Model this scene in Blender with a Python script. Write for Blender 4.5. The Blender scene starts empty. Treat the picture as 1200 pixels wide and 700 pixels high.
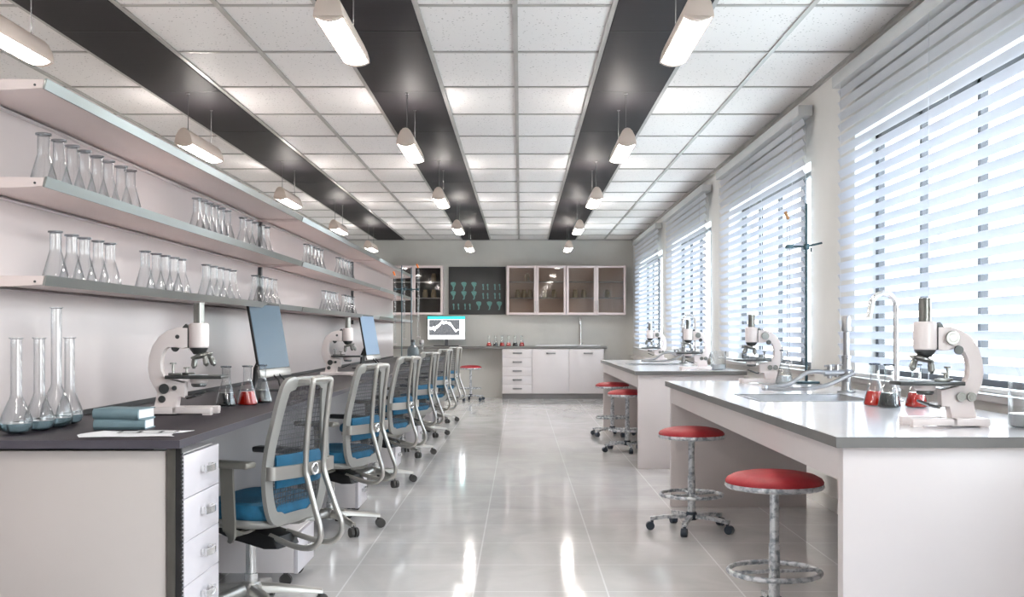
import bpy, bmesh, math, random
from mathutils import Vector, Matrix
random.seed(7)
S = bpy.context.scene
COL = S.collection
PI = math.pi

# ------------------------------------------------------------------ materials
def lin(c):
    return tuple(((v/255.0)/12.92 if v/255.0 <= 0.04045 else ((v/255.0+0.055)/1.055)**2.4) for v in c)

def pmat(name, rgb, rough=0.5, metal=0.0, var=0.0, scale=12.0, rgb2=None, bump=0.0, bscale=60.0, spec=0.5,
         stretch=(1, 1, 1), trans=0.0, emit=None, emit_s=0.0, alpha=1.0, contrast=None, rvar=0.0):
    m = bpy.data.materials.new(name); m.use_nodes = True
    nt = m.node_tree; b = nt.nodes['Principled BSDF']
    col = lin(rgb)
    b.inputs['Base Color'].default_value = (*col, 1)
    b.inputs['Roughness'].default_value = rough
    b.inputs['Metallic'].default_value = metal
    b.inputs['Specular IOR Level'].default_value = spec
    b.inputs['Transmission Weight'].default_value = trans
    b.inputs['Alpha'].default_value = alpha
    if emit:
        b.inputs['Emission Color'].default_value = (*lin(emit), 1)
        b.inputs['Emission Strength'].default_value = emit_s
    tc = mp = None
    if var or rgb2 or bump or rvar:
        tc = nt.nodes.new('ShaderNodeTexCoord'); mp = nt.nodes.new('ShaderNodeMapping')
        mp.inputs['Scale'].default_value = stretch
        nt.links.new(tc.outputs['Object'], mp.inputs['Vector'])
    if var or rgb2:
        n = nt.nodes.new('ShaderNodeTexNoise'); n.inputs['Scale'].default_value = scale
        n.inputs['Detail'].default_value = 5
        nt.links.new(mp.outputs[0], n.inputs['Vector'])
        r = nt.nodes.new('ShaderNodeValToRGB')
        lo, hi = contrast or (0.3, 0.7)
        r.color_ramp.elements[0].position = lo; r.color_ramp.elements[1].position = hi
        if rgb2:
            c0, c1 = lin(rgb2), col
        else:
            c0 = tuple(max(0, v*(1-var)) for v in col); c1 = tuple(min(1, v*(1+var)) for v in col)
        r.color_ramp.elements[0].color = (*c0, 1); r.color_ramp.elements[1].color = (*c1, 1)
        nt.links.new(n.outputs['Fac'], r.inputs['Fac'])
        nt.links.new(r.outputs['Color'], b.inputs['Base Color'])
        if rvar:
            mr = nt.nodes.new('ShaderNodeMapRange')
            mr.inputs['To Min'].default_value = max(0.02, rough-rvar); mr.inputs['To Max'].default_value = rough+rvar
            nt.links.new(n.outputs['Fac'], mr.inputs['Value']); nt.links.new(mr.outputs[0], b.inputs['Roughness'])
    if bump:
        n2 = nt.nodes.new('ShaderNodeTexNoise'); n2.inputs['Scale'].default_value = bscale; n2.inputs['Detail'].default_value = 3
        nt.links.new(mp.outputs[0], n2.inputs['Vector'])
        bp = nt.nodes.new('ShaderNodeBump'); bp.inputs['Strength'].default_value = bump; bp.inputs['Distance'].default_value = 0.01
        nt.links.new(n2.outputs['Fac'], bp.inputs['Height']); nt.links.new(bp.outputs[0], b.inputs['Normal'])
    return m

def thin_glass(name, tint=(0.965, 0.97, 0.972), edge=(0.36, 0.41, 0.44), refl=1.0, rough=0.02, ior=1.45):
    m = bpy.data.materials.new(name); m.use_nodes = True
    nt = m.node_tree; nt.nodes.clear()
    out = nt.nodes.new('ShaderNodeOutputMaterial')
    tr = nt.nodes.new('ShaderNodeBsdfTransparent'); gl = nt.nodes.new('ShaderNodeBsdfGlossy')
    gl.inputs['Roughness'].default_value = rough; gl.inputs['Color'].default_value = (refl, refl, refl, 1)
    fr = nt.nodes.new('ShaderNodeFresnel'); 
    ge = nt.nodes.new('ShaderNodeNewGeometry'); ir = nt.nodes.new('ShaderNodeMapRange')
    ir.inputs['To Min'].default_value = ior; ir.inputs['To Max'].default_value = 1/ior
    nt.links.new(ge.outputs['Backfacing'], ir.inputs['Value']); nt.links.new(ir.outputs[0], fr.inputs['IOR'])
    lw = nt.nodes.new('ShaderNodeLayerWeight'); lw.inputs['Blend'].default_value = 0.35
    mc = nt.nodes.new('ShaderNodeMix'); mc.data_type = 'RGBA'
    mc.inputs[6].default_value = (*tint, 1); mc.inputs[7].default_value = (*edge, 1)
    pw = nt.nodes.new('ShaderNodeMath'); pw.operation = 'POWER'; pw.inputs[1].default_value = 2.0
    nt.links.new(lw.outputs['Facing'], pw.inputs[0]); nt.links.new(pw.outputs[0], mc.inputs[0])
    nt.links.new(mc.outputs[2], tr.inputs['Color'])
    mx = nt.nodes.new('ShaderNodeMixShader')
    nt.links.new(fr.outputs[0], mx.inputs[0]); nt.links.new(tr.outputs[0], mx.inputs[1]); nt.links.new(gl.outputs[0], mx.inputs[2])
    nt.links.new(mx.outputs[0], out.inputs['Surface'])
    return m

def emat(name, rgb, s):
    m = bpy.data.materials.new(name); m.use_nodes = True
    nt = m.node_tree; nt.nodes.clear()
    out = nt.nodes.new('ShaderNodeOutputMaterial'); e = nt.nodes.new('ShaderNodeEmission')
    e.inputs['Color'].default_value = (*lin(rgb), 1); e.inputs['Strength'].default_value = s
    nt.links.new(e.outputs[0], out.inputs['Surface'])
    return m

def net_mat(name):
    m = bpy.data.materials.new(name); m.use_nodes = True
    nt = m.node_tree; b = nt.nodes['Principled BSDF']; out = nt.nodes['Material Output']
    b.inputs['Base Color'].default_value = (*lin((58, 58, 62)), 1); b.inputs['Roughness'].default_value = 0.6
    tr = nt.nodes.new('ShaderNodeBsdfTransparent'); mx = nt.nodes.new('ShaderNodeMixShader')
    tc = nt.nodes.new('ShaderNodeTexCoord')
    br = nt.nodes.new('ShaderNodeTexBrick'); br.offset = 0.0
    br.inputs['Scale'].default_value = 1.0; br.inputs['Brick Width'].default_value = 0.02; br.inputs['Row Height'].default_value = 0.02
    br.inputs['Mortar Size'].default_value = 0.0022; br.inputs['Color1'].default_value = (0.42, 0.42, 0.42, 1)
    br.inputs['Color2'].default_value = (0.36, 0.36, 0.36, 1); br.inputs['Mortar'].default_value = (0.8, 0.8, 0.8, 1)
    sp = nt.nodes.new('ShaderNodeSeparateXYZ'); cb = nt.nodes.new('ShaderNodeCombineXYZ')
    nt.links.new(tc.outputs['Object'], sp.inputs[0]); nt.links.new(sp.outputs[0], cb.inputs[0]); nt.links.new(sp.outputs[2], cb.inputs[1])
    nt.links.new(cb.outputs[0], br.inputs['Vector'])
    nt.links.new(br.outputs['Color'], mx.inputs[0])
    nt.links.new(tr.outputs[0], mx.inputs[1]); nt.links.new(b.outputs[0], mx.inputs[2]); nt.links.new(mx.outputs[0], out.inputs['Surface'])
    return m

def floor_mat():
    m = bpy.data.materials.new('polished_floor_tile'); m.use_nodes = True
    nt = m.node_tree; b = nt.nodes['Principled BSDF']; N = nt.nodes.new; L = nt.links.new
    tc = N('ShaderNodeTexCoord')
    mp = N('ShaderNodeMapping'); mp.inputs['Location'].default_value = (0.218+0.6215*20, -0.36+0.59*20, 0)
    L(tc.outputs['Object'], mp.inputs['Vector'])
    br = N('ShaderNodeTexBrick'); br.offset = 0.0; br.inputs['Scale'].default_value = 1.0
    br.inputs['Brick Width'].default_value = 0.6215; br.inputs['Row Height'].default_value = 0.59
    br.inputs['Mortar Size'].default_value = 0.004; br.inputs['Mortar Smooth'].default_value = 0.1
    br.inputs['Color1'].default_value = (*lin((220, 218, 217)), 1); br.inputs['Color2'].default_value = (*lin((224, 222, 221)), 1)
    br.inputs['Mortar'].default_value = (*lin((248, 248, 248)), 1)
    L(mp.outputs[0], br.inputs['Vector'])
    st = N('ShaderNodeMapping'); st.inputs['Scale'].default_value = (1.0, 0.6, 1); L(tc.outputs['Object'], st.inputs['Vector'])
    n = N('ShaderNodeTexNoise'); n.inputs['Scale'].default_value = 2.2; n.inputs['Detail'].default_value = 8; n.inputs['Distortion'].default_value = 1.2
    L(st.outputs[0], n.inputs['Vector'])
    r = N('ShaderNodeValToRGB'); r.color_ramp.elements[0].position = .35; r.color_ramp.elements[1].position = .65
    r.color_ramp.elements[0].color = (.90, .90, .90, 1); r.color_ramp.elements[1].color = (1.04, 1.03, 1.03, 1)
    L(n.outputs['Fac'], r.inputs['Fac'])
    mu = N('ShaderNodeMix'); mu.data_type = 'RGBA'; mu.blend_type = 'MULTIPLY'; mu.inputs[0].default_value = 1
    L(br.outputs['Color'], mu.inputs[6]); L(r.outputs['Color'], mu.inputs[7]); L(mu.outputs[2], b.inputs['Base Color'])
    mr = N('ShaderNodeMapRange'); mr.inputs['To Min'].default_value = .04; mr.inputs['To Max'].default_value = .13
    L(n.outputs['Fac'], mr.inputs['Value']); L(mr.outputs[0], b.inputs['Roughness'])
    b.inputs['Specular IOR Level'].default_value = 0.9
    n2 = N('ShaderNodeTexNoise'); n2.inputs['Scale'].default_value = 9; n2.inputs['Detail'].default_value = 3
    L(tc.outputs['Object'], n2.inputs['Vector'])
    bp = N('ShaderNodeBump'); bp.inputs['Strength'].default_value = .035; bp.inputs['Distance'].default_value = .02
    L(n2.outputs['Fac'], bp.inputs['Height']); L(bp.outputs[0], b.inputs['Normal'])
    return m

def ceiling_mat():
    m = bpy.data.materials.new('speckled_ceiling_tile'); m.use_nodes = True
    nt = m.node_tree; b = nt.nodes['Principled BSDF']; N = nt.nodes.new; L = nt.links.new
    tc = N('ShaderNodeTexCoord')
    v = N('ShaderNodeTexVoronoi'); v.inputs['Scale'].default_value = 36; L(tc.outputs['Object'], v.inputs['Vector'])
    n = N('ShaderNodeTexNoise'); n.inputs['Scale'].default_value = 18; L(tc.outputs['Object'], n.inputs['Vector'])
    add = N('ShaderNodeMath'); add.operation = 'MULTIPLY_ADD'; add.inputs[1].default_value = 0.35
    L(n.outputs['Fac'], add.inputs[0]); L(v.outputs['Distance'], add.inputs[2])
    r = N('ShaderNodeValToRGB'); r.color_ramp.elements[0].position = .29; r.color_ramp.elements[1].position = .36
    r.color_ramp.elements[0].color = (*lin((176, 172, 171)), 1); r.color_ramp.elements[1].color = (*lin((238, 235, 234)), 1)
    L(add.outputs[0], r.inputs['Fac']); L(r.outputs['Color'], b.inputs['Base Color'])
    b.inputs['Roughness'].default_value = .55
    return m

def panel_mat():
    m = bpy.data.materials.new('black_wood_ceiling_panel'); m.use_nodes = True
    nt = m.node_tree; b = nt.nodes['Principled BSDF']; N = nt.nodes.new; L = nt.links.new
    tc = N('ShaderNodeTexCoord'); mp = N('ShaderNodeMapping'); mp.inputs['Scale'].default_value = (1.5, 30, 1)
    L(tc.outputs['Object'], mp.inputs['Vector'])
    n = N('ShaderNodeTexNoise'); n.inputs['Scale'].default_value = 2; n.inputs['Detail'].default_value = 6; L(mp.outputs[0], n.inputs['Vector'])
    r = N('ShaderNodeValToRGB'); r.color_ramp.elements[0].color = (*lin((32, 29, 32)), 1); r.color_ramp.elements[1].color = (*lin((45, 42, 45)), 1)
    L(n.outputs['Fac'], r.inputs['Fac']); L(r.outputs['Color'], b.inputs['Base Color'])
    b.inputs['Roughness'].default_value = .55; b.inputs['Specular IOR Level'].default_value = .12
    return m

def slat_mat():
    m = pmat('white_blind_slat', (214, 216, 220), .45, var=.02, scale=4)
    nt = m.node_tree; out = nt.nodes['Material Output']; b = nt.nodes['Principled BSDF']
    t = nt.nodes.new('ShaderNodeBsdfTranslucent'); t.inputs['Color'].default_value = (.78, .84, .95, 1)
    mx = nt.nodes.new('ShaderNodeMixShader'); mx.inputs[0].default_value = .24
    nt.links.new(b.outputs[0], mx.inputs[1]); nt.links.new(t.outputs[0], mx.inputs[2]); nt.links.new(mx.outputs[0], out.inputs['Surface'])
    return m

M = {}
M['floor'] = floor_mat(); M['ceiling'] = ceiling_mat(); M['panel'] = panel_mat()
M['tbar'] = pmat('painted_grid_bar', (176, 174, 171), .35, .5, var=.12, scale=3)
M['joint'] = pmat('dark_joint', (16, 15, 16), .6, var=.1)
M['wall_grey'] = pmat('grey_plaster', (208, 206, 201), .6, var=.06, scale=1.6, bump=.1, bscale=90)
M['wall_light'] = pmat('light_plaster', (224, 222, 218), .6, var=.04, scale=2.2, bump=.1, bscale=90)
M['partition'] = pmat('pale_laminate_partition', (203, 192, 191), .28, var=.03, scale=1.4, spec=.4)
M['shelfw'] = pmat('pale_shelf_laminate', (214, 200, 197), .4, var=.02, scale=3)
M['lip'] = pmat('brushed_grey_shelf_edge', (150, 153, 150), .28, .8, var=.06, scale=6, stretch=(1, .2, 1))
M['white'] = pmat('white_laminate', (218, 211, 211), .35, var=.02, scale=3)
M['bench'] = pmat('warm_white_bench_panel', (210, 202, 201), .35, var=.025, scale=2)
M['benchtop'] = pmat('polished_white_worktop', (234, 232, 234), .12, var=.02, scale=2, spec=.6)
M['edge'] = pmat('grey_worktop_edge', (112, 110, 108), .35, .3, var=.08, scale=5)
M['desk'] = pmat('dark_plum_grey_worktop', (44, 39, 45), .36, var=.16, scale=4, stretch=(1, .25, 1), spec=.3, rvar=.06)
M['deskedge'] = pmat('dark_slate_worktop_edge', (66, 63, 72), .35, var=.08, scale=6)
M['deskpanel'] = pmat('grey_modesty_panel', (150, 148, 150), .45, var=.04, scale=2)
M['endpanel'] = pmat('warm_grey_end_panel', (186, 179, 175), .4, var=.03, scale=2)
M['post'] = pmat('dark_bronze_post', (86, 83, 78), .4, .4, var=.12, scale=10)
M['black'] = pmat('black_plastic', (20, 19, 21), .5, var=.1, scale=10)
M['dark'] = pmat('charcoal_plastic', (62, 63, 66), .4, var=.1, scale=10)
M['drawer'] = pmat('drawer_front_white', (208, 203, 208), .28, var=.015, scale=3)
M['chrome'] = pmat('chrome', (230, 230, 230), .16, .8, var=.04, scale=8)
M['handle_matt'] = pmat('satin_light_handle', (150, 149, 150), .3, .6, var=.02)
M['steel'] = pmat('brushed_steel', (176, 176, 178), .28, 1.0, var=.08, scale=20, stretch=(1, 6, 1))
M['alu'] = pmat('cast_aluminium', (184, 181, 176), .32, .75, var=.05, scale=9)
M['chairgrey'] = pmat('light_grey_chair_frame', (158, 157, 153), .36, .25, var=.04, scale=6)
M['armgrey'] = pmat('taupe_arm_plastic', (134, 131, 124), .4, .2, var=.05, scale=8)
M['blue'] = pmat('blue_upholstery', (22, 94, 128), .75, var=.14, scale=30, bump=.25, bscale=400)
M['net'] = net_mat('dark_chair_mesh')
M['red'] = pmat('red_vinyl', (182, 48, 56), .5, rgb2=(160, 34, 43), scale=14, contrast=(.35, .65), bump=.05, bscale=80)
M['galv'] = pmat('mottled_galvanised_steel', (226, 228, 231), .28, .55, rgb2=(150, 157, 166), scale=38, contrast=(.38, .56))
M['slate'] = pmat('dark_slate_hub', (48, 58, 70), .45, var=.15, scale=12)
M['wheel'] = pmat('grey_rubber_wheel', (70, 68, 66), .5, var=.1, scale=14)
M['scope'] = pmat('pinkish_white_enamel', (232, 222, 220), .3, var=.015, scale=6)
M['scopegrey'] = pmat('gunmetal', (84, 86, 86), .32, .7, var=.1, scale=10)
M['scopemetal'] = pmat('nickel', (142, 142, 138), .28, .9, var=.08, scale=10)
M['screen'] = pmat('blue_grey_dark_screen', (44, 80, 104), .3, var=.06, scale=1.2, spec=.2)
M['screen2'] = pmat('pale_blue_screen', (128, 158, 190), .3, var=.05, scale=1.2, spec=.2)
M['glass'] = thin_glass('flask_glass')
M['rim'] = thin_glass('flask_rim_glass', tint=(.62, .64, .66), edge=(.3, .33, .36))
M['pane'] = thin_glass('window_pane', tint=(.95, .97, .97), edge=(.9, .93, .93), ior=1.2)
M['cabglass'] = thin_glass('smoked_cabinet_glass', tint=(.86, .83, .81), edge=(.6, .58, .56), rough=.04)
M['redliq'] = pmat('red_liquid', (206, 26, 12), .08, trans=.1, var=.04, scale=5)
M['darkliq'] = pmat('dark_teal_liquid', (10, 18, 22), .08, trans=.0, var=.06, scale=5)
M['water'] = pmat('pale_blue_water', (150, 178, 188), .04, trans=.75, var=.03, scale=6)
M['milky'] = pmat('clear_white_liquid', (232, 236, 238), .1, trans=.5, var=.02, scale=6)
M['book'] = pmat('teal_grey_book_cloth', (116, 140, 148), .6, var=.07, scale=20, bump=.1, bscale=300)
M['paper'] = pmat('white_paper', (236, 236, 238), .7, var=.02, scale=30)
M['ink'] = pmat('grey_print', (60, 60, 64), .7, var=.05)
M['teal_metal'] = pmat('blue_grey_steel_rod', (78, 98, 106), .3, .85, var=.08, scale=12)
M['cork'] = pmat('tan_cork', (190, 140, 96), .8, var=.2, scale=80)
M['orange'] = pmat('orange_rubber_cap', (232, 126, 42), .5, var=.08, scale=20)
M['slat'] = slat_mat()
M['blindbox'] = pmat('pale_grey_blind_box', (196, 197, 197), .4, var=.02, scale=4)
M['winframe'] = pmat('dark_window_frame', (66, 68, 74), .4, .3, var=.08, scale=8)
M['sill'] = pmat('stone_white_sill', (214, 208, 204), .4, var=.03, scale=4)
M['lampbody'] = pmat('cream_lamp_shell', (226, 208, 196), .3, var=.015, scale=4)
M['lampglow'] = emat('lamp_diffuser_glow', (255, 250, 244), 17.0)
M['added_uplight'] = emat('added_uplight_glow', (255, 248, 242), 50.0)  # emission for the strip added on the lamp tops to lift the ceiling
M['wire'] = pmat('suspension_wire', (120, 120, 120), .4, .6, var=.05)
M['cabframe'] = pmat('pinkish_white_cabinet_frame', (232, 216, 216), .35, var=.015, scale=4)
M['cabinside'] = pmat('dark_cabinet_interior', (212, 194, 180), .6, var=.1, scale=3)
M['cabinside2'] = pmat('near_black_cabinet_interior', (52, 52, 54), .6, var=.1, scale=3)
M['plinth'] = pmat('grey_metal_plinth', (132, 130, 131), .3, .5, var=.15, scale=3, stretch=(.3, 1, 4))
M['board'] = pmat('charcoal_board', (72, 72, 72), .3, var=.06, scale=2, spec=.4)
M['chalk'] = pmat('teal_chalk', (128, 178, 172), .8, rgb2=(84, 132, 128), scale=60)
M['jar'] = pmat('olive_glass_jar', (164, 150, 122), .2, var=.15, scale=15, trans=.3)
M['bottle'] = pmat('blue_grey_bottle', (146, 160, 168), .15, var=.05, trans=.4)
M['cyan'] = emat('screen_cyan_light', (40, 225, 215), 1.6)
M['scrwhite'] = emat('screen_white_light', (250, 252, 255), 1.7)
M['scrgrey'] = pmat('screen_dark_picture', (90, 92, 96), .3, rgb2=(40, 44, 48), scale=30, emit=(90, 92, 96), emit_s=.5)
M['grass'] = pmat('pale_green_ground', (196, 195, 186), .9, var=.12, scale=.4)

# ------------------------------------------------------------------ mesh builder
def crom(pts, n=6, closed=False):
    P = [Vector(p) for p in pts]; out = []
    N = len(P); rng = N if closed else N-1
    for i in range(rng):
        if closed:
            p0, p1, p2, p3 = P[(i-1) % N], P[i], P[(i+1) % N], P[(i+2) % N]
        else:
            p1, p2 = P[i], P[i+1]
            p0 = P[i-1] if i > 0 else p1*2-p2
            p3 = P[i+2] if i+2 < N else p2*2-p1
        for k in range(n):
            t = k/n
            out.append(0.5*((2*p1)+(p2-p0)*t+(2*p0-5*p1+4*p2-p3)*t*t+(3*p1-p0-3*p2+p3)*t**3))
    if not closed: out.append(P[-1].copy())
    return out

class MB:
    def __init__(s): s.bm = bmesh.new()
    def _bev(s, edges, off, seg):
        bmesh.ops.bevel(s.bm, geom=list(edges), offset=off, segments=seg, affect='EDGES', profile=.5, clamp_overlap=True)
    def box(s, x0, x1, y0, y1, z0, z1, bev=0.0, seg=2, T=None):
        vs = [s.bm.verts.new((x, y, z)) for x in (x0, x1) for y in (y0, y1) for z in (z0, z1)]
        fs = []
        for q in ((0, 1, 3, 2), (4, 6, 7, 5), (0, 4, 5, 1), (2, 3, 7, 6), (0, 2, 6, 4), (1, 5, 7, 3)):
            fs.append(s.bm.faces.new([vs[i] for i in q]))
        if T is not None: bmesh.ops.transform(s.bm, matrix=T, verts=vs)
        if bev: s._bev({e for f in fs for e in f.edges}, bev, seg)
        return s
    def cyl(s, p0, p1, r0, r1=None, seg=16):
        r1 = r0 if r1 is None else r1
        return s.tube([p0, p1], [r0, r1], seg)
    def tube(s, pts, r, seg=10, closed=False, prof=None, up=None):
        P = [Vector(p) for p in pts]; n = len(P)
        R = r if isinstance(r, (list, tuple)) else [r]*n
        T = []
        for i in range(n):
            if closed: t = P[(i+1) % n]-P[i-1]
            else: t = P[min(i+1, n-1)]-P[max(i-1, 0)]
            T.append(t.normalized())
        u = Vector(up) if up else (Vector((0, 0, 1)) if abs(T[0].z) < .9 else Vector((1, 0, 0)))
        rings = []
        for i in range(n):
            if up: u = Vector(up)
            a = u - T[i]*u.dot(T[i])
            a.normalize(); u = a; b = T[i].cross(a)
            if prof: ring = [s.bm.verts.new(P[i]+a*q[0]+b*q[1]) for q in prof]
            else: ring = [s.bm.verts.new(P[i]+(a*math.cos(2*PI*k/seg)+b*math.sin(2*PI*k/seg))*R[i]) for k in range(seg)]
            rings.append(ring)
        m = len(rings[0])
        for i in range(n if closed else n-1):
            A, B = rings[i], rings[(i+1) % n]
            for k in range(m): s.bm.faces.new((A[k], A[(k+1) % m], B[(k+1) % m], B[k]))
        if not closed:
            s.bm.faces.new(rings[0][::-1]); s.bm.faces.new(rings[-1])
        return s
    def lathe(s, prof, seg=24, at=(0, 0, 0), T=None):
        rings = []; allv = []
        for (r, z) in prof:
            if r < 1e-6: v = s.bm.verts.new((at[0], at[1], at[2]+z)); rings.append([v]); allv.append(v)
            else:
                ring = [s.bm.verts.new((at[0]+r*math.cos(2*PI*k/seg), at[1]+r*math.sin(2*PI*k/seg), at[2]+z)) for k in range(seg)]
                rings.append(ring); allv += ring
        for A, B in zip(rings, rings[1:]):
            for k in range(seg):
                if len(A) == 1 and len(B) == 1: break
                if len(A) == 1: s.bm.faces.new((A[0], B[(k+1) % seg], B[k]))
                elif len(B) == 1: s.bm.faces.new((A[k], A[(k+1) % seg], B[0]))
                else: s.bm.faces.new((A[k], A[(k+1) % seg], B[(k+1) % seg], B[k]))
        if T is not None: bmesh.ops.transform(s.bm, matrix=T, verts=allv)
        return s
    def prism(s, poly, axis, a0, a1, bev=0.0, seg=2):
        def mk(p, a):
            return (a, p[0], p[1]) if axis == 'x' else ((p[0], a, p[1]) if axis == 'y' else (p[0], p[1], a))
        A = [s.bm.verts.new(mk(p, a0)) for p in poly]; B = [s.bm.verts.new(mk(p, a1)) for p in poly]
        fs = [s.bm.faces.new(A), s.bm.faces.new(B[::-1])]; n = len(poly); capedges = set(fs[0].edges) | set(fs[1].edges)
        for i in range(n): fs.append(s.bm.faces.new((A[i], B[i], B[(i+1) % n], A[(i+1) % n])))
        if bev: s._bev(capedges, bev, seg)
        return s
    def torus(s, c, R, r, seg=40, rs=10):
        return s.tube([(c[0]+R*math.cos(2*PI*k/seg), c[1]+R*math.sin(2*PI*k/seg), c[2]) for k in range(seg)], r, rs, closed=True, up=(0, 0, 1))
    def grid(s, rows):
        V = [[s.bm.verts.new(p) for p in row] for row in rows]
        for a, b in zip(V, V[1:]):
            for k in range(len(a)-1): s.bm.faces.new((a[k], a[k+1], b[k+1], b[k]))
        return s
    def build(s, name, mat, parent=None, ang=35, loc=None, smooth=True):
        bm = s.bm
        bmesh.ops.recalc_face_normals(bm, faces=bm.faces)
        lim = math.radians(ang)
        for f in bm.faces: f.smooth = smooth
        for e in bm.edges:
            if len(e.link_faces) == 2 and e.calc_face_angle(0) > lim: e.smooth = False
        me = bpy.data.meshes.new(name); bm.to_mesh(me); bm.free()
        me.materials.append(mat)
        o = bpy.data.objects.new(name, me); COL.objects.link(o)
        if parent: o.parent = parent
        if loc: o.location = loc
        return o

def tag(o, label, cat, group=None):
    o['label'] = label; o['category'] = cat
    if group: o['group'] = group
    return o
def thing(name, label, cat, loc=(0, 0, 0), rz=0, group=None):
    o = bpy.data.objects.new(name, None); COL.objects.link(o)
    o.empty_display_size = .1; o.location = loc; o.rotation_euler = (0, 0, rz)
    return tag(o, label, cat, group)
def struct(o): o['kind'] = 'structure'; return o
def copy_tree(o, parent=None):
    c = o.copy(); COL.objects.link(c)
    if parent is not None: c.parent = parent
    for ch in list(o.children): copy_tree(ch, c)
    return c
USED = {}
def place(key, maker, loc, rz, label, group=None, scale=None):
    if key not in USED:
        o = maker(); USED[key] = o
    else: o = copy_tree(USED[key])
    o.location = loc; o.rotation_euler = (0, 0, rz); o['label'] = label
    if group: o['group'] = group
    if scale: o.scale = (scale, scale, scale)
    return o

ORD = ['nearest', 'second', 'third', 'fourth', 'fifth', 'sixth', 'seventh', 'eighth']
F, EYE, VX, VY = 1280.0, 1.2, 610.0, 391.3
def dep(px, X): return F*X/(px-VX)      # distance at which lateral X shows at column px

# ------------------------------------------------------------------ room shell
H, XR, XL, YB, YN = 2.98, 2.12, -3.775, 20.56, -3.0
XP = -1.79   # partition face
b = MB(); b.box(XL-.2, XR+.3, YN-.2, YB+.2, -.15, 0); struct(b.build('floor', M['floor']))
b = MB(); b.box(XL-.2, XR+.3, YN-.2, YB+.2, H, H+.15); struct(b.build('ceiling', M['ceiling']))
b = MB(); b.box(XL-.2, XR+.3, YB, YB+.2, 0, H); struct(b.build('wall_back', M['wall_grey']))
b = MB(); b.box(XL-.2, XR+.3, YN-.2, YN, 0, H); struct(b.build('wall_front', M['wall_light']))
b = MB(); b.box(XL-.2, XL, YN, YB, 0, H); struct(b.build('wall_left', M['wall_light']))
# ceiling grid: metal bars and dark panels
b = MB()
for k in range(-7, 5):
    x = -.03+.535*k
    b.box(x-.014, x+.014, YN, YB, H-.012, H+.001)
y = YB-.977
while y > YN:
    b.box(XL, XR, y-.011, y+.011, H-.009, H+.001); y -= .977
b.box(XR-.02, XR, YN, YB, H-.03, H); b.box(XL, XR, YB-.02, YB, H-.03, H)
struct(b.build('trim_1', M['tbar']))
STR = [(-2.705, -2.17), (-1.10, -.565), (.505, 1.04)]
bj = MB()
for i, (x0, x1) in enumerate(STR):
    b = MB(); b.box(x0+.014, x1-.014, YN, YB-.02, H-.016, H); struct(b.build('trim_%d' % (i+2), M['panel']))
    for k in range(-5, 10):
        yy = 6.37+1.586*k
        if yy < YB: bj.box(x0+.015, x1-.015, yy-.009, yy+.009, H-.0175, H-.014)
struct(bj.build('trim_5', M['joint']))

# right wall with five window bays
BAYS = [3.70+4.173*k for k in (-1, 0, 1, 2, 3)]; BL = 3.32
WZ0, WZ1 = .93, 2.46
b = MB(); T = .22
b.box(XR, XR+T, YN, YB, 0, WZ0); b.box(XR, XR+T, YN, YB, WZ1, H)
prev = YN
for y0 in BAYS:
    b.box(XR, XR+T, prev, y0+.1, WZ0, WZ1); prev = y0+BL-.1
b.box(XR, XR+T, prev, YB, WZ0, WZ1)
struct(b.build('wall_right', M['wall_light']))
for i, y0 in enumerate(BAYS):
    a0, a1 = y0+.1, y0+BL-.1
    b = MB(); x0, x1 = XR+.13, XR+.17
    b.box(x0, x1, a0, a0+.06, WZ0, WZ1); b.box(x0, x1, a1-.06, a1, WZ0, WZ1)
    b.box(x0, x1, a0, a1, WZ0, WZ0+.05); b.box(x0, x1, a0, a1, WZ1-.035, WZ1)
    n = 4
    for k in range(1, n):
        yy = a1-(a1-a0)/n*k; b.box(x0, x1, yy-.02, yy+.02, WZ0, WZ1)
    w = struct(b.build('window_%d' % (i+1), M['winframe']))
    b = MB(); b.box(x0+.017, x0+.023, a0, a1, WZ0+.02, WZ1-.02); g = b.build('pane', M['pane'], w)
    b = MB(); b.box(XR-.035, XR+.12, a0-.08, a1+.08, WZ0-.035, WZ0, .004); b.build('sill', M['sill'], w)
b = MB()
b.box(XR-.05, XR, YN, YB, .74, .80); b.box(XR-.03, XR, YN, YB, .62, .66)
struct(b.build('trim_6', M['sill']))
b = MB(); b.box(XR-.012, XR, YN, YB, 0, .09); struct(b.build('baseboard_right', M['wall_light']))
b = MB(); b.box(XR+.3, 160, -120, 160, -4.2, -4); struct(b.build('ground', M['grass']))

# venetian blinds
def make_blind():
    t = thing('venetian_blind', '', 'blind')
    b = MB(); b.box(-.12, -.015, 0, BL, 2.775, 2.85, .004); b.build('head_box', M['blindbox'], t)
    b = MB(); z = 2.735
    while z > .99:
        pr = [(-.083, z+.021), (-.079, z+.013), (-.074, z+.002), (-.066, z-.012), (-.064, z-.021)]
        rows = pr+[(p[0]-.003, p[1]-.001) for p in pr[::-1]]
        b.prism(rows, 'y', .01, BL-.01); z -= .0735
    b.build('slat_curtain', M['slat'], t, ang=50)
    b = MB(); b.box(-.10, -.035, .01, BL-.01, .945, .965, .004); b.build('bottom_rail', M['blindbox'], t)
    for yy in (.18, BL/2, BL-.18):
        b = MB(); b.cyl((-.118, yy, .96), (-.118, yy, 2.78), .0012, seg=6); b.cyl((-.018, yy, .96), (-.018, yy, 2.78), .0012, seg=6)
        b.build('ladder_cord', M['slat'], t)
    return t
BN = ['white slatted blind outside the frame at near right', 'nearest white slatted blind, largest, behind the microscope and gooseneck tap at right',
      'second white slatted blind from the camera, behind the burette stand', 'third white slatted blind from the camera, behind the far bench',
      'farthest white slatted blind, next to the back wall']
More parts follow.
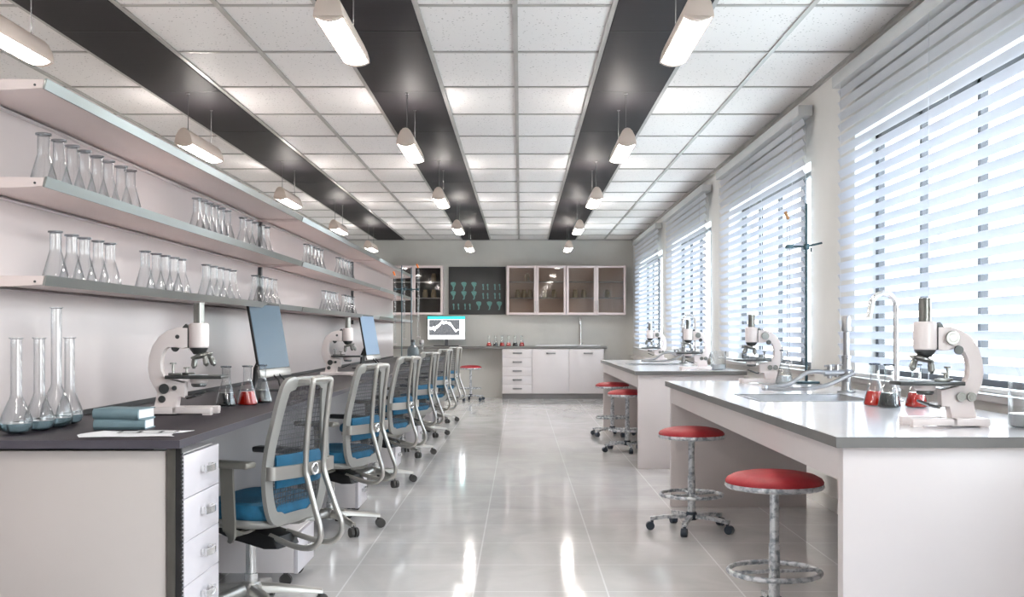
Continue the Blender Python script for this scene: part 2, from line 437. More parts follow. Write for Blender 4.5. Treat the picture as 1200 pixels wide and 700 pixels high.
for i, y0 in enumerate(BAYS):
    if i == 0: continue
    place('blind', make_blind, (XR, y0, 0), 0, BN[i], 'blinds along the window wall')
tag(USED['blind'], USED['blind']['label'], 'blind')

# ------------------------------------------------------------------ ceiling lamps
def make_lamp():
    t = thing('pendant_lamp', '', 'lamp'); Ln = .84
    b = MB(); prof = [(-.066, 0), (-.064, .022), (-.054, .058), (-.037, .094), (-.018, .112), (0, .116),
                      (.018, .112), (.037, .094), (.054, .058), (.064, .022), (.066, 0)]
    b.prism(prof, 'y', 0, Ln, .006); b.build('shell', M['lampbody'], t, ang=40)
    b = MB()
    dp = [(-.058, -.001)] + [(-.058+.116*k/8, -.012*math.sin(PI*k/8)-.001) for k in range(1, 8)]+[(.058, -.001)]
    b.prism(dp, 'y', .035, Ln-.035); b.build('diffuser', M['lampglow'], t)
    for ya in (0, Ln-.035):
        b = MB(); b.prism([(-.06, 0)]+[(-.06+.12*k/8, -.015*math.sin(PI*k/8)-.002) for k in range(1, 8)]+[(.06, 0)], 'y', ya, ya+.035, .002); b.build('end_cap', M['lampbody'], t)
    b = MB(); b.box(-.009, .009, .16, Ln-.16, .1155, .1175); b.build('added_uplight_strip', M['added_uplight'], t)  # unseen glowing strip, added to throw bright patches on the ceiling
    for yy in (.12, Ln-.12):
        b = MB(); b.cyl((0, yy, .11), (0, yy, H-2.575), .0028, seg=6); b.lathe([(0, 0), (.012, 0), (.012, -.01), (0, -.01)], 10, (0, yy, H-2.575-.012))
        b.build('wire', M['wire'], t)
    return t
ROW = [(-2.4375, 'left row, above the flask shelves', 'left'), (-.8325, 'centre row of dark panels', 'centre'), (.7725, 'right row of dark panels', 'right')]
for x, rn, short in ROW:
    for k in range(-1, 5):
        lab = ('%s glowing pendant lamp of the %s' % (ORD[k] if k else 'nearest', rn)) if k >= 0 else 'pendant lamp overhead, out of the frame, in the %s' % rn
        if k == 4: lab = 'farthest glowing pendant lamp of the %s, near the back wall' % rn
        if short == 'left' and k == 0: lab = 'nearest glowing pendant lamp of the left row, cut by the frame'
        place('lamp', make_lamp, (x, 4.72+3.17*k, 2.575), 0, lab, 'pendant lamps under the dark ceiling strips')

# ------------------------------------------------------------------ partition, shelves
b = MB(); b.box(XP-.12, XP, 1.2, 15.35, 0, 2.0, .003); struct(b.build('wall_partition', M['partition']))
b = MB(); b.box(XP, XP+.012, 3.42, 15.3, .869, .889); struct(b.build('trim_7', M['black']))
XF = -1.49
LV = [(1.97, 'top', 'top shelf of the left wall, empty'), (1.662, 'upper', 'middle shelf holding flasks'), (1.352, 'lower', 'lowest shelf holding flasks')]
UN = [(3.43, 7.45, 'near'), (7.48, 11.54, 'middle'), (11.57, 15.1, 'far')]
for z0, ln, ld in LV:
    for y0, y1, un in UN:
        lab = {'top': 'pale empty %s shelf with grey lip, topmost of three levels', 'upper': 'pale %s shelf with grey lip, second level, flasks on it',
               'lower': 'pale %s shelf with grey lip, lowest level, above the dark desk'}[ln] % {'near': 'nearest', 'middle': 'middle-length', 'far': 'farthest'}[un]
        t = thing('wall_shelf', lab, 'shelf', (0, y0, z0), 0, 'shelves on the partition')
        L = y1-y0; tz = .028
        b = MB(); b.box(XP+.001, XF-.004, .018, L-.018, .010, tz, .001); b.build('board', M['shelfw'], t)
        b = MB(); b.prism([(XF-.012, .0), (XF-.004, -.001), (XF+.004, .032), (XF-.004, .032)], 'y', 0, L, .0008); b.build('front_lip', M['lip'], t)
        b = MB(); b.prism([(XP+.001, 0), (XP+.03, 0), (XP+.012, .012), (XP+.001, .014)], 'y', .018, L-.018); b.build('back_rail', M['white'], t)
        for e0 in (0, L-.016):
            b = MB(); b.prism([(XP+.001, -.008), (XP+.14, -.004), (XF-.05, .0), (XF-.012, .002), (XF-.006, .03), (XP+.001, .034)], 'y', e0, e0+.016, .003)
            e = b.build('end_bracket', M['shelfw'], t)
            yy = e0-.001 if e0 == 0 else e0+.017
            b = MB(); b.cyl((XF-.035, yy-.001, .012), (XF-.035, yy+.001, .012), .004, seg=12); b.build('screw', M['dark'], e)
for i, y in enumerate((7.465, 11.555)):
    b = MB(); b.box(XP, XP+.022, y-.02, y+.02, 1.30, 2.0, .002)
    for k in range(28): b.box(XP+.022, XP+.0225, y-.004, y+.004, 1.31+k*.0245, 1.322+k*.0245)
    tag(b.build('shelf_upright', M['dark']), ['dark slotted shelf upright behind the nearest shelf joint', 'dark slotted shelf upright behind the farther shelf joint'][i], 'upright', 'shelf uprights')

# ------------------------------------------------------------------ glassware
FP = [(0, 0), (.043, 0), (.049, .004), (.0505, .010), (.049, .019), (.0235, .115), (.0208, .122), (.0205, .130), (.0205, .187), (.0262, .1885), (.0268, .1915), (.0262, .195)]
def shell(prof, th=.0016):
    inner = [(max(0, r-th), z+(th if i < 3 else 0)) for i, (r, z) in enumerate(prof)]
    return prof+inner[::-1]
def flask_mesh():
    b = MB().lathe(shell(FP), 28)
    for f in b.bm.faces:
        if f.calc_center_median().z > .1872: f.material_index = 1
    return b
def glass_body(name, parent=None):
    o = flask_mesh().build(name, M['glass'], parent, ang=24); o.data.materials.append(M['rim']); return o
def make_flask(): return tag(glass_body('conical_flask'), '', 'flask')
def liquid_flask(mat, lvl):
    def mk():
        t = thing('conical_flask', '', 'flask')
        glass_body('glass_body', t)
        pr = [(0, .0025), (.040, .0025), (.0465, .006), (.048, .011), (.0462, .019)]
        r = .0462+(lvl-.019)*(.0208-.0462)/(.112-.019)
        MB().lathe(pr+[(r, lvl), (0, lvl)], 28).build('liquid', mat, t, ang=50)
        return t
    return mk
ZM, ZL, SXM, SXL = 1.662+.0285, 1.352+.0285, -1.632, -1.70
GR = [('second-level', ZM, SXM, 'nearest row', [51, 69, 85, 99, 114, 127, 142, 153]),
      ('second-level', ZM, SXM, 'second row', [231, 238, 245, 252, 259, 266]),
      ('second-level', ZM, SXM, 'row before the dark upright', [285, 292, 299, 306, 312]),
      ('second-level', ZM, SXM, 'row past the first joint', [359, 363.2, 367.4, 371.5, 375.6]),
      ('second-level', ZM, SXM, 'farthest row', [396.5, 400, 403.5, 407, 410.4]),
      ('lowest-level', ZL, SXL, 'nearest row', [65, 84, 99, 115, 129]),
      ('lowest-level', ZL, SXL, 'second row', [170, 183, 193.5, 204, 213]),
      ('lowest-level', ZL, SXL, 'row left of tall screen', [241.5, 250.5, 258, 266, 273]),
      ('lowest-level', ZL, SXL, 'row above nearest screen', [299, 305, 310.5, 316, 321]),
      ('lowest-level', ZL, SXL, 'row above far microscope', [380, 383.6, 387, 390.4, 393.6]),
      ('lowest-level', ZL, SXL, 'farthest short row', [403, 406.4, 409.6, 412.8])]
LO = ['leftmost', 'second from left', 'third from left', 'fourth from left', 'fifth from left', 'sixth from left', 'seventh from left', 'eighth from left']
for lev, z, x, rn, pxs in GR:
    for i, px in enumerate(pxs):
        lo = 'rightmost' if i == len(pxs)-1 else LO[i]
        place('flask', make_flask, (x, dep(px, x), z), random.random()*6, 'empty conical flask on %s shelf, %s in %s' % (lev, lo, rn),
              'flasks on the %s shelf, %s' % (lev, rn))

DZ = .869   # desk and bench top
DX = -1.058  # desk front
def make_volumetric(hh, rb, zb, lvl):
    t = thing('volumetric_flask', '', 'flask')
    pr = [(0, .004), (rb*.55, 0), (rb*.82, .008), (rb*.97, .024), (rb, .036), (rb*.95, .050), (rb*.82, zb*.60), (rb*.60, zb*.83), (.0215, zb+.002), (.0185, zb+.014), (.018, hh-.006), (.0235, hh-.003), (.0235, hh)]
    MB().lathe(shell(pr, .002), 36).build('glass_body', M['glass'], t, ang=60)
    MB().lathe([(0, .006), (rb*.53, .003), (rb*.79, .010), (rb*.94, .025), (rb*.965, lvl), (0, lvl)], 36).build('liquid', M['water'], t, ang=50)
    return t
for (px, d, hh, rb, zb, lab) in ((19, 3.62, .318, .052, .115, 'leftmost long-necked round flask on the dark desk'),
                                 (46, 3.74, .318, .050, .115, 'second long-necked round flask from the left on the dark desk'),
                                 (66, 3.87, .425, .056, .14, 'tallest long-necked round flask on the dark desk'),
                                 (81.5, 4.02, .318, .048, .115, 'rightmost long-necked round flask on the dark desk, behind the tallest')):
    t = make_volumetric(hh, rb, zb, .034)
    t.location = ((px-VX)*d/F, d, DZ+.0005); t['label'] = lab; t['group'] = 'long-necked flasks at the near end of the dark desk'

red, darkf = liquid_flask(M['redliq'], .068), liquid_flask(M['darkliq'], .066)
CF = 'liquid-filled flasks'
def pf(kind, px, d, lab, grp, z=DZ+.0005, s=.94):
    place('flask_'+kind, red if kind == 'red' else darkf, ((px-VX)*d/F, d, z), 1.0, lab, grp, s)
pf('dark', 265, 4.97, 'dark liquid flask on the desk beside the near left microscope', 'three liquid flasks on the dark desk')
pf('red', 290, 5.06, 'red liquid flask on the dark desk between two dark ones', 'three liquid flasks on the dark desk')
pf('dark', 307, 5.22, 'dark liquid flask on the desk, right of the red flask', 'three liquid flasks on the dark desk')
pf('red', 1025, 5.02, 'red liquid flask left of the dark one on the near bench', 'three liquid flasks on the near bench', s=1.0)
pf('dark', 1042, 4.88, 'dark liquid flask in front of the gooseneck tap on near bench', 'three liquid flasks on the near bench', s=1.0)
pf('red', 1074, 4.9, 'red liquid flask half behind the nearest right microscope', 'three liquid flasks on the near bench', s=1.0)

# ------------------------------------------------------------------ left desk
t = thing('lab_desk', 'long dark-topped desk running under the flask shelves', 'desk', (0, 0, 0))
Y0, Y1 = 3.39, 15.7
b = MB(); b.box(XP+.013, DX-.004, Y0+.004, Y1-.004, DZ-.024, DZ, .001); b.build('worktop', M['desk'], t)
b = MB(); b.box(DX-.004, DX, Y0, Y1, DZ-.026, DZ-.0006); b.box(XP+.001, DX-.004, Y0, Y0+.004, DZ-.026, DZ-.0006); b.box(XP+.001, DX-.004, Y1-.004, Y1, DZ-.026, DZ-.0006); b.build('edge_band', M['deskedge'], t)
b = MB(); b.box(XP+.006, DX-.052, Y0+.03, Y0+.055, 0.0, DZ-.036, .002); e = b.build('end_panel', M['endpanel'], t)
b = MB(); b.box(DX-.05, DX-.022, Y0+.024, Y0+.06, 0.0, DZ-.026, .003)
b.build('corner_post', M['post'], t)
b = MB(); b.box(DX-.022, DX-.006, Y0+.03, Y0+.045, 0.0, DZ-.026)
for k in range(64): b.box(DX-.006, DX-.003, Y0+.028, Y0+.047, .03+k*.0125, .037+k*.0125)
b.build('slotted_rail', M['black'], t)
b = MB(); b.box(XP+.006, XP+.03, Y0+.06, Y1-.05, .0, DZ-.03); b.build('back_panel', M['deskpanel'], t)
b = MB(); b.box(XP+.1, DX-.10, Y0+.06, Y1-.06, DZ-.05, DZ-.026); b.build('under_frame', M['dark'], t)
b = MB(); b.box(XP+.03, DX-.03, Y1-.055, Y1-.03, 0, DZ-.036, .002); b.build('end_panel', M['endpanel'], t)

def handle(parent, x, y, z, w=.10, axis='y', out=1):
    b = MB()
    if axis == 'y':
        b.box(x, x+.018*out, y-w/2, y-w/2+.016, z-.011, z+.011, .003); b.box(x, x+.018*out, y+w/2-.016, y+w/2, z-.011, z+.011, .003)
        b.tube([(x+.018*out, y-w/2-.004, z), (x+.026*out, y-w/4, z), (x+.028*out, y, z), (x+.026*out, y+w/4, z), (x+.018*out, y+w/2+.004, z)], .006, 10,
               prof=[(-.011, -.004), (.011, -.004), (.011, .004), (-.011, .004)], up=(0, 0, 1))
    else:
        b.tube([(x-w/2, y, z), (x-w/2+.01, y-.022, z), (x+w/2-.01, y-.022, z), (x+w/2, y, z)], .008, 10, prof=[(-.013, -.005), (.013, -.005), (.013, .005), (-.013, .005)], up=(0, 0, 1))
    return b.build('handle', M['chrome'] if axis == 'y' else M['handle_matt'], parent)

t = thing('drawer_pedestal', 'tall white drawer unit under the near end of the dark desk', 'drawer unit', (0, 0, 0))
px0, px1 = 3.455, 3.83
b = MB(); b.box(DX-.50, DX-.022, px0, px1, .06, DZ-.052, .002); b.build('body', M['white'], t)
b = MB(); b.box(DX-.48, DX-.05, px0+.02, px1-.02, 0, .06); b.build('plinth', M['dark'], t)
tops = [.815, .676, .538, .400, .262]
for k, zt in enumerate(tops):
    b = MB(); b.box(DX-.022, DX+.0, px0-.017, px1, zt-.1365, zt-(.0), .002); dr = b.build('drawer', M['drawer'], t)
    handle(dr, DX, (px0+px1)/2+.02, zt-.062, .10)

def make_mobile():
    t = thing('mobile_pedestal', '', 'drawer unit'); w = .40
    b = MB(); b.box(-.52, -.02, 0, w, .075, .255, .003); b.build('body', M['white'], t)
    b = MB(); b.box(-.02, 0, .002, w-.002, .072, .252, .002); dr = b.build('drawer', M['drawer'], t)
    handle(dr, 0, w/2, .17, .11)
    for cx in (-.46, -.07):
        for cy in (.06, w-.06):
            b = MB(); b.cyl((cx, cy, .05), (cx, cy, .076), .012, seg=10); c = b.build('caster', M['dark'], t)
            b = MB(); b.cyl((cx, cy-.012, .03), (cx, cy+.012, .03), .0295, seg=20); b.build('wheel', M['wheel'], c)
    return t
MN = ['low white mobile drawer box under the desk behind the nearest chair', 'low white mobile drawer box under the desk behind the second chair', 'low white mobile drawer box behind the third chair',
      'low white mobile drawer box behind the fourth chair', 'low white mobile drawer box behind the fifth chair']
for i, y in enumerate((5.13, 7.04, 9.15, 11.2, 13.25)):
    place('mobile', make_mobile, (DX+.012, y, 0), 0, MN[i], 'mobile drawer boxes under the dark desk')

# ------------------------------------------------------------------ office chairs (local: faces +y)
def make_chair():
    t = thing('office_chair', '', 'chair')
    # seat: rounded slab
    def slab(w, dpt, z0, z1, cy, rnd, dome=0.0, n=40, waterfall=.0):
        b = MB(); rings = []
        for (sc, z) in ((.90, z0), (.985, z0+(z1-z0)*.2), (1.0, z0+(z1-z0)*.5), (.975, z0+(z1-z0)*.85), (.90, z1), (.6, z1+dome), (.25, z1+dome*1.2)):
            ring = []
            for k in range(n):
                a = 2*PI*k/n; c, s_ = math.cos(a), math.sin(a)
                e = 2/4.2
                x = w*sc*math.copysign(abs(c)**e, c); y = dpt*sc*math.copysign(abs(s_)**e, s_)
                zz = z - waterfall*max(0, (y/dpt))**3 + .018*(abs(x)/w)**2*(1 if z > z0+.001 else .6)
                ring.append(b.bm.verts.new((x, cy+y, zz)))
            rings.append(ring)
        for A, B in zip(rings, rings[1:]):
            for k in range(n): b.bm.faces.new((A[k], A[(k+1) % n], B[(k+1) % n], B[k]))
        b.bm.faces.new(rings[0][::-1]); b.bm.faces.new(rings[-1])
        return b
    slab(.245, .235, .425, .495, .01, .1, -.004, waterfall=.025).build('seat', M['blue'], t, ang=50)
    slab(.235, .222, .392, .426, .01, .1, -.002, waterfall=.02).build('seat_pan', M['chairgrey'], t, ang=50)
    # back frame
    half = [(.0, -.222, .425), (.11, -.222, .425), (.165, -.224, .44), (.195, -.226, .485), (.215, -.228, .56), (.222, -.232, .64), (.212, -.238, .73),
            (.190, -.25, .83), (.168, -.265, .93), (.150, -.276, .985), (.115, -.281, 1.003), (.05, -.284, 1.008)]
    loop = half + [(-p[0], p[1], p[2]) for p in half[::-1] if p[0] > 0]
    path = crom(loop, 4, closed=True)
    cen = Vector((0, -.24, .7))
    b = MB(); rings = []
    n = len(path)
    for i in range(n):
        p = path[i]; tn = (path[(i+1) % n]-path[i-1]).normalized()
        nrm = Vector((0, -1, 0)); out = tn.cross(nrm).normalized()
        if out.dot(p-cen) < 0: out = -out
        nn = out.cross(tn).normalized()
        w = .037 if abs(p.x) > .1 else .026
        q = [(-w, -.004), (-w*.6, -.011), (w*.5, -.012), (w*.5, .008), (w*.1, .012), (-w, .006)]
        rings.append([b.bm.verts.new(p+out*u+nn*v) for u, v in q])
    for i in range(n):
        A, B = rings[i], rings[(i+1) % n]
        for k in range(6): b.bm.faces.new((A[k], A[(k+1) % 6], B[(k+1) % 6], B[k]))
    b.build('back_frame', M['chairgrey'], t, ang=50)
    # net
    rows = []
    for k in range(2, len(half)-1):
        x, y, z = half[k]; rows.append([(x*.93*u, y+.004+.01*(1-u*u), z) for u in (-1, -.66, -.33, 0, .33, .66, 1)])
    MB().grid(rows).build('back_net', M['net'], t)
    # lumbar pad, bar, knob
    b = MB()
    rows = []
    for z, off in ((.565, .0), (.575, .012), (.63, .016), (.69, .012), (.70, 0)):
        rows.append((z, off))
    xs = [-.165, -.155, -.08, 0, .08, .155, .165]
    fr = [[(x, -.236-.012*(1-(x/.17)**2)-(o if abs(x) < .16 else o*.3), z) for x in xs] for z, o in rows]
    bk = [[(x, -.236-.012*(1-(x/.17)**2)+.004, z) for x in xs] for z, o in rows]
    b.grid(fr); b.grid([r[::-1] for r in bk])
    bmesh.ops.remove_doubles(b.bm, verts=b.bm.verts, dist=.0045)
    b.build('lumbar_pad', M['blue'], t, ang=60)
    pr = [(-.027, -.007), (-.02, -.010), (.02, -.010), (.027, -.007), (.027, .007), (-.027, .007)]
    b = MB(); b.tube(crom([(-.232, -.235, .635), (-.228, -.262, .635), (-.20, -.276, .635), (-.1, -.300, .635), (0, -.306, .635), (.1, -.300, .635), (.20, -.276, .635), (.228, -.262, .635), (.232, -.235, .635)], 4), .01, prof=pr, up=(0, 0, 1))
    bar = b.build('lumbar_bar', M['alu'], t, ang=40)
    b = MB(); b.tube([(.022*math.cos(a*PI/12), -.32, .635+.022*math.sin(a*PI/12)) for a in range(24)], .005, 8, closed=True, up=(0, 1, 0)); b.cyl((0, -.308, .635), (0, -.324, .635), .012, seg=16)
    b.build('knob', M['chrome'], bar)
    # rear tubes
    def side(x): return [(x, -.352, .985), (x, -.332, .84), (x, -.322, .72), (x, -.320, .64), (x, -.330, .59), (x*1.12, -.372, .47), (x*1.2, -.398, .40), (x*1.2, -.394, .352), (x*1.15, -.352, .318), (x*1.1, -.27, .318), (x*.9, -.14, .350)]
    A, B = side(.07), side(-.07)
    pr = [(.014, 0), (.011, .008), (0, .011), (-.011, .008), (-.014, 0), (-.011, -.008), (0, -.011), (.011, -.008)]
    full = [Vector(p) for p in A[::-1]]+[Vector((.068, -.353, 1.002)), Vector((.055, -.353, 1.010)), Vector((-.055, -.353, 1.010)), Vector((-.068, -.353, 1.002))]+[Vector(p) for p in B]
    MB().tube(crom(full, 4), .0125, 10).build('spring_tube', M['alu'], t, ang=60)
    b = MB(); b.box(-.085, .085, -.352, -.278, .990, 1.012, .006); b.build('top_clamp', M['chairgrey'], t)
    # mechanism
    b = MB(); b.prism([(-.19, .30), (-.17, .345), (.02, .392), (.16, .392), (.16, .365), (.03, .325), (-.12, .295)], 'x', -.085, .085, .008); b.build('tilt_mechanism', M['black'], t)
    # arms
    for sx in (-1, 1):
        b = MB(); pa = crom([(sx*.10, -.06, .375), (sx*.20, -.07, .37), (sx*.262, -.085, .385), (sx*.275, -.09, .44), (sx*.277, -.085, .56), (sx*.277, -.08, .66)], 5)
        b.tube(pa, .01, prof=[(-.006, -.03), (.006, -.03), (.006, .03), (-.006, .03)], up=(sx*1.0, 0, .35)); arm = b.build('arm_post', M['armgrey'], t, ang=40)
        b = MB(); b.box(sx*.277-.036, sx*.277+.036, -.20, .07 if sx < 0 else .17, .658, .685, .010, 3); b.build('arm_pad', M['armgrey'] if sx < 0 else M['dark'], arm)
    # column and base
    b = MB(); b.lathe([(0, .10), (.028, .10), (.028, .17), (.022, .172), (.022, .345), (0, .345)], 20); b.build('gas_column', M['chrome'], t)
    b = MB(); b.lathe([(0, .075), (.045, .075), (.05, .085), (.05, .115), (.04, .135), (.029, .138), (0, .138)], 24); b.build('base_hub', M['alu'], t)
    for k in range(5):
        a = 2*PI*k/5+.35; c, s_ = math.cos(a), math.sin(a)
        b = MB(); P = [Vector((c*r, s_*r, z)) for r, z in ((.03, .105), (.12, .098), (.22, .085), (.305, .072))]
        rings = []
        side_ = Vector((-s_, c, 0))
        for p, w, h in zip(P, (.027, .024, .02, .016), (.024, .02, .015, .011)):
            rings.append([b.bm.verts.new(p+side_*u*w+Vector((0, 0, v*h))) for u, v in ((-1, -.8), (-.9, .4), (-.5, 1), (.5, 1), (.9, .4), (1, -.8))])
        for A_, B_ in zip(rings, rings[1:]):
            for q in range(6): b.bm.faces.new((A_[q], A_[(q+1) % 6], B_[(q+1) % 6], B_[q]))
        b.bm.faces.new(rings[0]); b.bm.faces.new(rings[-1][::-1])
        lg = b.build('base_leg', M['alu'], t, ang=50)
        cx, cy = c*.295, s_*.295
        b = MB(); b.cyl((cx, cy, .04), (cx, cy, .07), .011, seg=10)
        dx, dy = -s_, c
        b.cyl((cx+dx*.006+c*.01, cy+dy*.006+s_*.01, .029), (cx+dx*.024+c*.01, cy+dy*.024+s_*.01, .029), .0285, seg=20)
        b.cyl((cx-dx*.024+c*.01, cy-dy*.024+s_*.01, .029), (cx-dx*.006+c*.01, cy-dy*.006+s_*.01, .029), .0285, seg=20)
        b.build('caster', M['wheel'], lg)
    return t
CN = ['nearest blue office chair at the dark desk, beside the drawer unit', 'second blue office chair from the camera, at the dark desk', 'third blue office chair from the camera along the dark desk',
      'fourth blue office chair from the camera along the dark desk', 'fifth blue office chair from the camera along the dark desk', 'farthest blue office chair, at the far end of the dark desk']
for i, y in enumerate((4.70, 6.68, 8.75, 10.78, 12.85, 14.85)):
    place('chair', make_chair, (-1.160, y, 0), math.radians(68.5+(i % 3)*1.0), CN[i], 'blue office chairs along the dark desk')

# ------------------------------------------------------------------ stools
def make_stool():
    t = thing('lab_stool', '', 'stool')
    MB().lathe([(0, .578), (.185, .578), (.199, .584), (.2, .592), (.192, .604), (.165, .618), (.12, .627), (.06, .632), (0, .633)], 48).build('seat', M['red'], t, ang=50)
    MB().lathe([(0, .558), (.17, .558), (.196, .563), (.203, .572), (.2, .584), (.186, .58), (0, .579)], 48).build('seat_rim', M['galv'], t, ang=50)
    MB().lathe([(0, .09), (.023, .09), (.023, .33), (.019, .333), (.019, .54), (.05, .556), (0, .557)], 24).build('column', M['galv'], t)
    b = MB(); b.torus((0, 0, .217), .186, .011)
    fr = b.build('foot_ring', M['galv'], t, ang=60)
    for a in (0.15, 1.35):
        b = MB(); c, s_ = math.cos(a)*.186, math.sin(a)*.186; b.cyl((-c, -s_, .217), (c, s_, .217), .008, seg=10); b.build('spoke', M['galv'], fr)
    MB().lathe([(0, .062), (.03, .062), (.038, .07), (.038, .09), (.03, .112), (0, .113)], 20).build('hub', M['slate'], t)
    for k in range(5):
        a = 2*PI*k/5+.25; c, s_ = math.cos(a), math.sin(a)
        b = MB(); b.tube([(c*.03, s_*.03, .085), (c*.14, s_*.14, .083), (c*.25, s_*.25, .07)], .01, prof=[(-.011, -.014), (.011, -.014), (.011, .014), (-.011, .014)], up=(0, 0, 1))
        lg = b.build('base_leg', M['galv'], t)
        cx, cy = c*.24, s_*.24; dx, dy = -s_, c
        b = MB(); b.cyl((cx, cy, .04), (cx, cy, .068), .009, seg=10)
        b.cyl((cx-dx*.018+c*.012, cy-dy*.018+s_*.012, .026), (cx+dx*.018+c*.012, cy+dy*.018+s_*.012, .026), .0255, seg=20); b.build('caster', M['slate'], lg)
    return t
for i, (x, y, lab) in enumerate(((1.05, 4.52, 'nearest red round stool, cut by the bottom of the frame'), (1.045, 6.68, 'second red round stool, at the far end of the near bench'),
                                 (1.09, 11.15, 'third red round stool, half behind the far bench panel'), (1.08, 12.85, 'fourth red round stool, at the back of the far bench'),
                                 (-.90, 19.72, 'red round stool under the back wall counter'))):
    place('stool', make_stool, (x, y, 0), i*.37, lab, 'red lab stools')

# ------------------------------------------------------------------ right benches
SK = (1.166, 1.76, 1.83, 2.47)  # sink x0,x1, y0,y1 relative to bench start
def make_bench():
    t = thing('lab_bench', '', 'bench'); L = 4.15; x0, x1 = 1.012, 2.0
    b = MB(); z0, z1 = DZ-.034, DZ
    s0, s1, q0, q1 = SK[0]+.015, SK[1]-.015, SK[2]+.015, SK[3]-.015
    b.box(x0+.004, x1-.004, .004, q0, z0, z1); b.box(x0+.004, x1-.004, q1, L-.004, z0, z1)
    b.box(x0+.004, s0, q0, q1, z0, z1); b.box(s1, x1-.004, q0, q1, z0, z1)
    b.build('worktop', M['benchtop'], t)
    b = MB(); b.box(x0, x0+.004, 0, L, z0-.001, z1-.0006); b.box(x1-.004, x1, 0, L, z0-.001, z1-.0006)
    b.box(x0+.004, x1-.004, 0, .004, z0-.001, z1-.0006); b.box(x0+.004, x1-.004, L-.004, L, z0-.001, z1-.0006); b.build('edge_band', M['edge'], t)
    for y in (.03, L-.09):
        b = MB(); b.box(x0+.03, x1-.02, y, y+.06, 0, z0, .003); b.build('end_panel', M['bench'], t)
    b = MB(); b.box(x0+.031, x0+.05, .09, L-.09, z0-.115, z0); b.build('front_apron', M['bench'], t)
    b = MB(); b.box(x1-.042, x1-.022, .09, L-.09, z0-.115, z0); b.build('rear_apron', M['bench'], t)
    return t
BY = (3.50, 9.65)
for i, y in enumerate(BY):
    place('bench', make_bench, (0, y, 0), 0, ['near white lab bench with grey-edged top at right', 'far white lab bench with grey-edged top, beyond the near one'][i], 'white lab benches')

def make_sink():
    t = thing('inset_sink', '', 'sink'); x0, x1, y0, y1 = 0, SK[1]-SK[0], 0, SK[3]-SK[2]
    b = MB(); r = .022; z = .003
    b.box(x0, x1, y0, y0+r, .0004, z, .001); b.box(x0, x1, y1-r, y1, .0004, z, .001); b.box(x0, x0+r, y0+r, y1-r, .0004, z, .001); b.box(x1-r, x1, y0+r, y1-r, .0004, z, .001)
    b.build('rim', M['steel'], t)
    b = MB(); a, c = .018, .03
    P = [(a, a), (x1-a, a), (x1-a, y1-a), (a, y1-a)]; Q = [(c+.02, c+.02), (x1-c-.02, c+.02), (x1-c-.02, y1-c-.02), (c+.02, y1-c-.02)]
    V = [b.bm.verts.new((p[0], p[1], .001)) for p in P]; W = [b.bm.verts.new((p[0], p[1], -.15)) for p in Q]
    V2 = [b.bm.verts.new((p[0]-.001*(1 if p[0] < .2 else -1)*0, p[1], .0004)) for p in P]; W2 = [b.bm.verts.new((p[0], p[1], -.153)) for p in Q]
    for k in range(4):
        b.bm.faces.new((V[k], V[(k+1) % 4], W[(k+1) % 4], W[k])); b.bm.faces.new((V2[k], W2[k], W2[(k+1) % 4], V2[(k+1) % 4]))
        b.bm.faces.new((V[k], V2[k], V2[(k+1) % 4], V[(k+1) % 4]))
    b.bm.faces.new(W); b.bm.faces.new(W2[::-1])
    b.build('basin', M['steel'], t)
    b = MB(); b.lathe([(0, -.1495), (.03, -.1495), (.032, -.147), (.012, -.146), (0, -.148)], 20, ((x1)/2, y1/2, 0)); b.build('drain', M['chrome'], t)
    return t
def make_labtap():
    t = thing('lab_tap', '', 'tap')
    MB().lathe([(0, 0), (.05, 0), (.05, .006), (.03, .01), (.026, .03), (.024, .19), (.027, .192), (.027, .205), (.017, .21), (.0165, .34), (.024, .345), (.026, .36), (.024, .375), (.025, .42), (.02, .43), (0, .43)], 24).build('post', M['steel'], t)
    b = MB(); b.cyl((-.13, -.02, .11), (.03, -.02, .11), .02, seg=16); b.cyl((-.10, -.02, .08), (-.10, -.02, .145), .014, seg=12); b.cyl((-.06, -.02, .085), (-.06, -.02, .15), .014, seg=12); b.cyl((-.005, -.045, .06), (-.005, -.045, .12), .014, seg=12)
    vb = b.build('valve_body', M['steel'], t)
    for x in (-.10, -.06):
        b = MB(); b.cyl((x-.03, -.02, .148), (x+.03, -.02, .155), .006, seg=8); b.lathe([(0, 0), (.012, 0), (.012, .012), (0, .014)], 12, (x, -.02, .145)); b.build('lever', M['steel'], vb)
    b = MB(); b.tube(crom([(-.12, -.02, .112), (-.18, -.02, .118), (-.235, -.022, .108), (-.29, -.028, .072), (-.34, -.035, .046), (-.40, -.04, .034), (-.465, -.04, .026)], 6), .0125, 12); b.build('upper_arm', M['steel'], t, ang=60)
    b = MB(); b.tube(crom([(.03, -.05, .11), (-.03, -.055, .085), (-.12, -.06, .045), (-.22, -.06, .024), (-.33, -.055, .02), (-.42, -.048, .022), (-.465, -.042, .026)], 6), .012, 12); b.build('lower_arm', M['steel'], t, ang=60)
    b = MB(); b.lathe([(0, -.016), (.016, -.012), (.02, 0), (.016, .012), (0, .016)], 16, (-.47, -.041, .026)); b.build('nozzle', M['steel'], t)
    return t
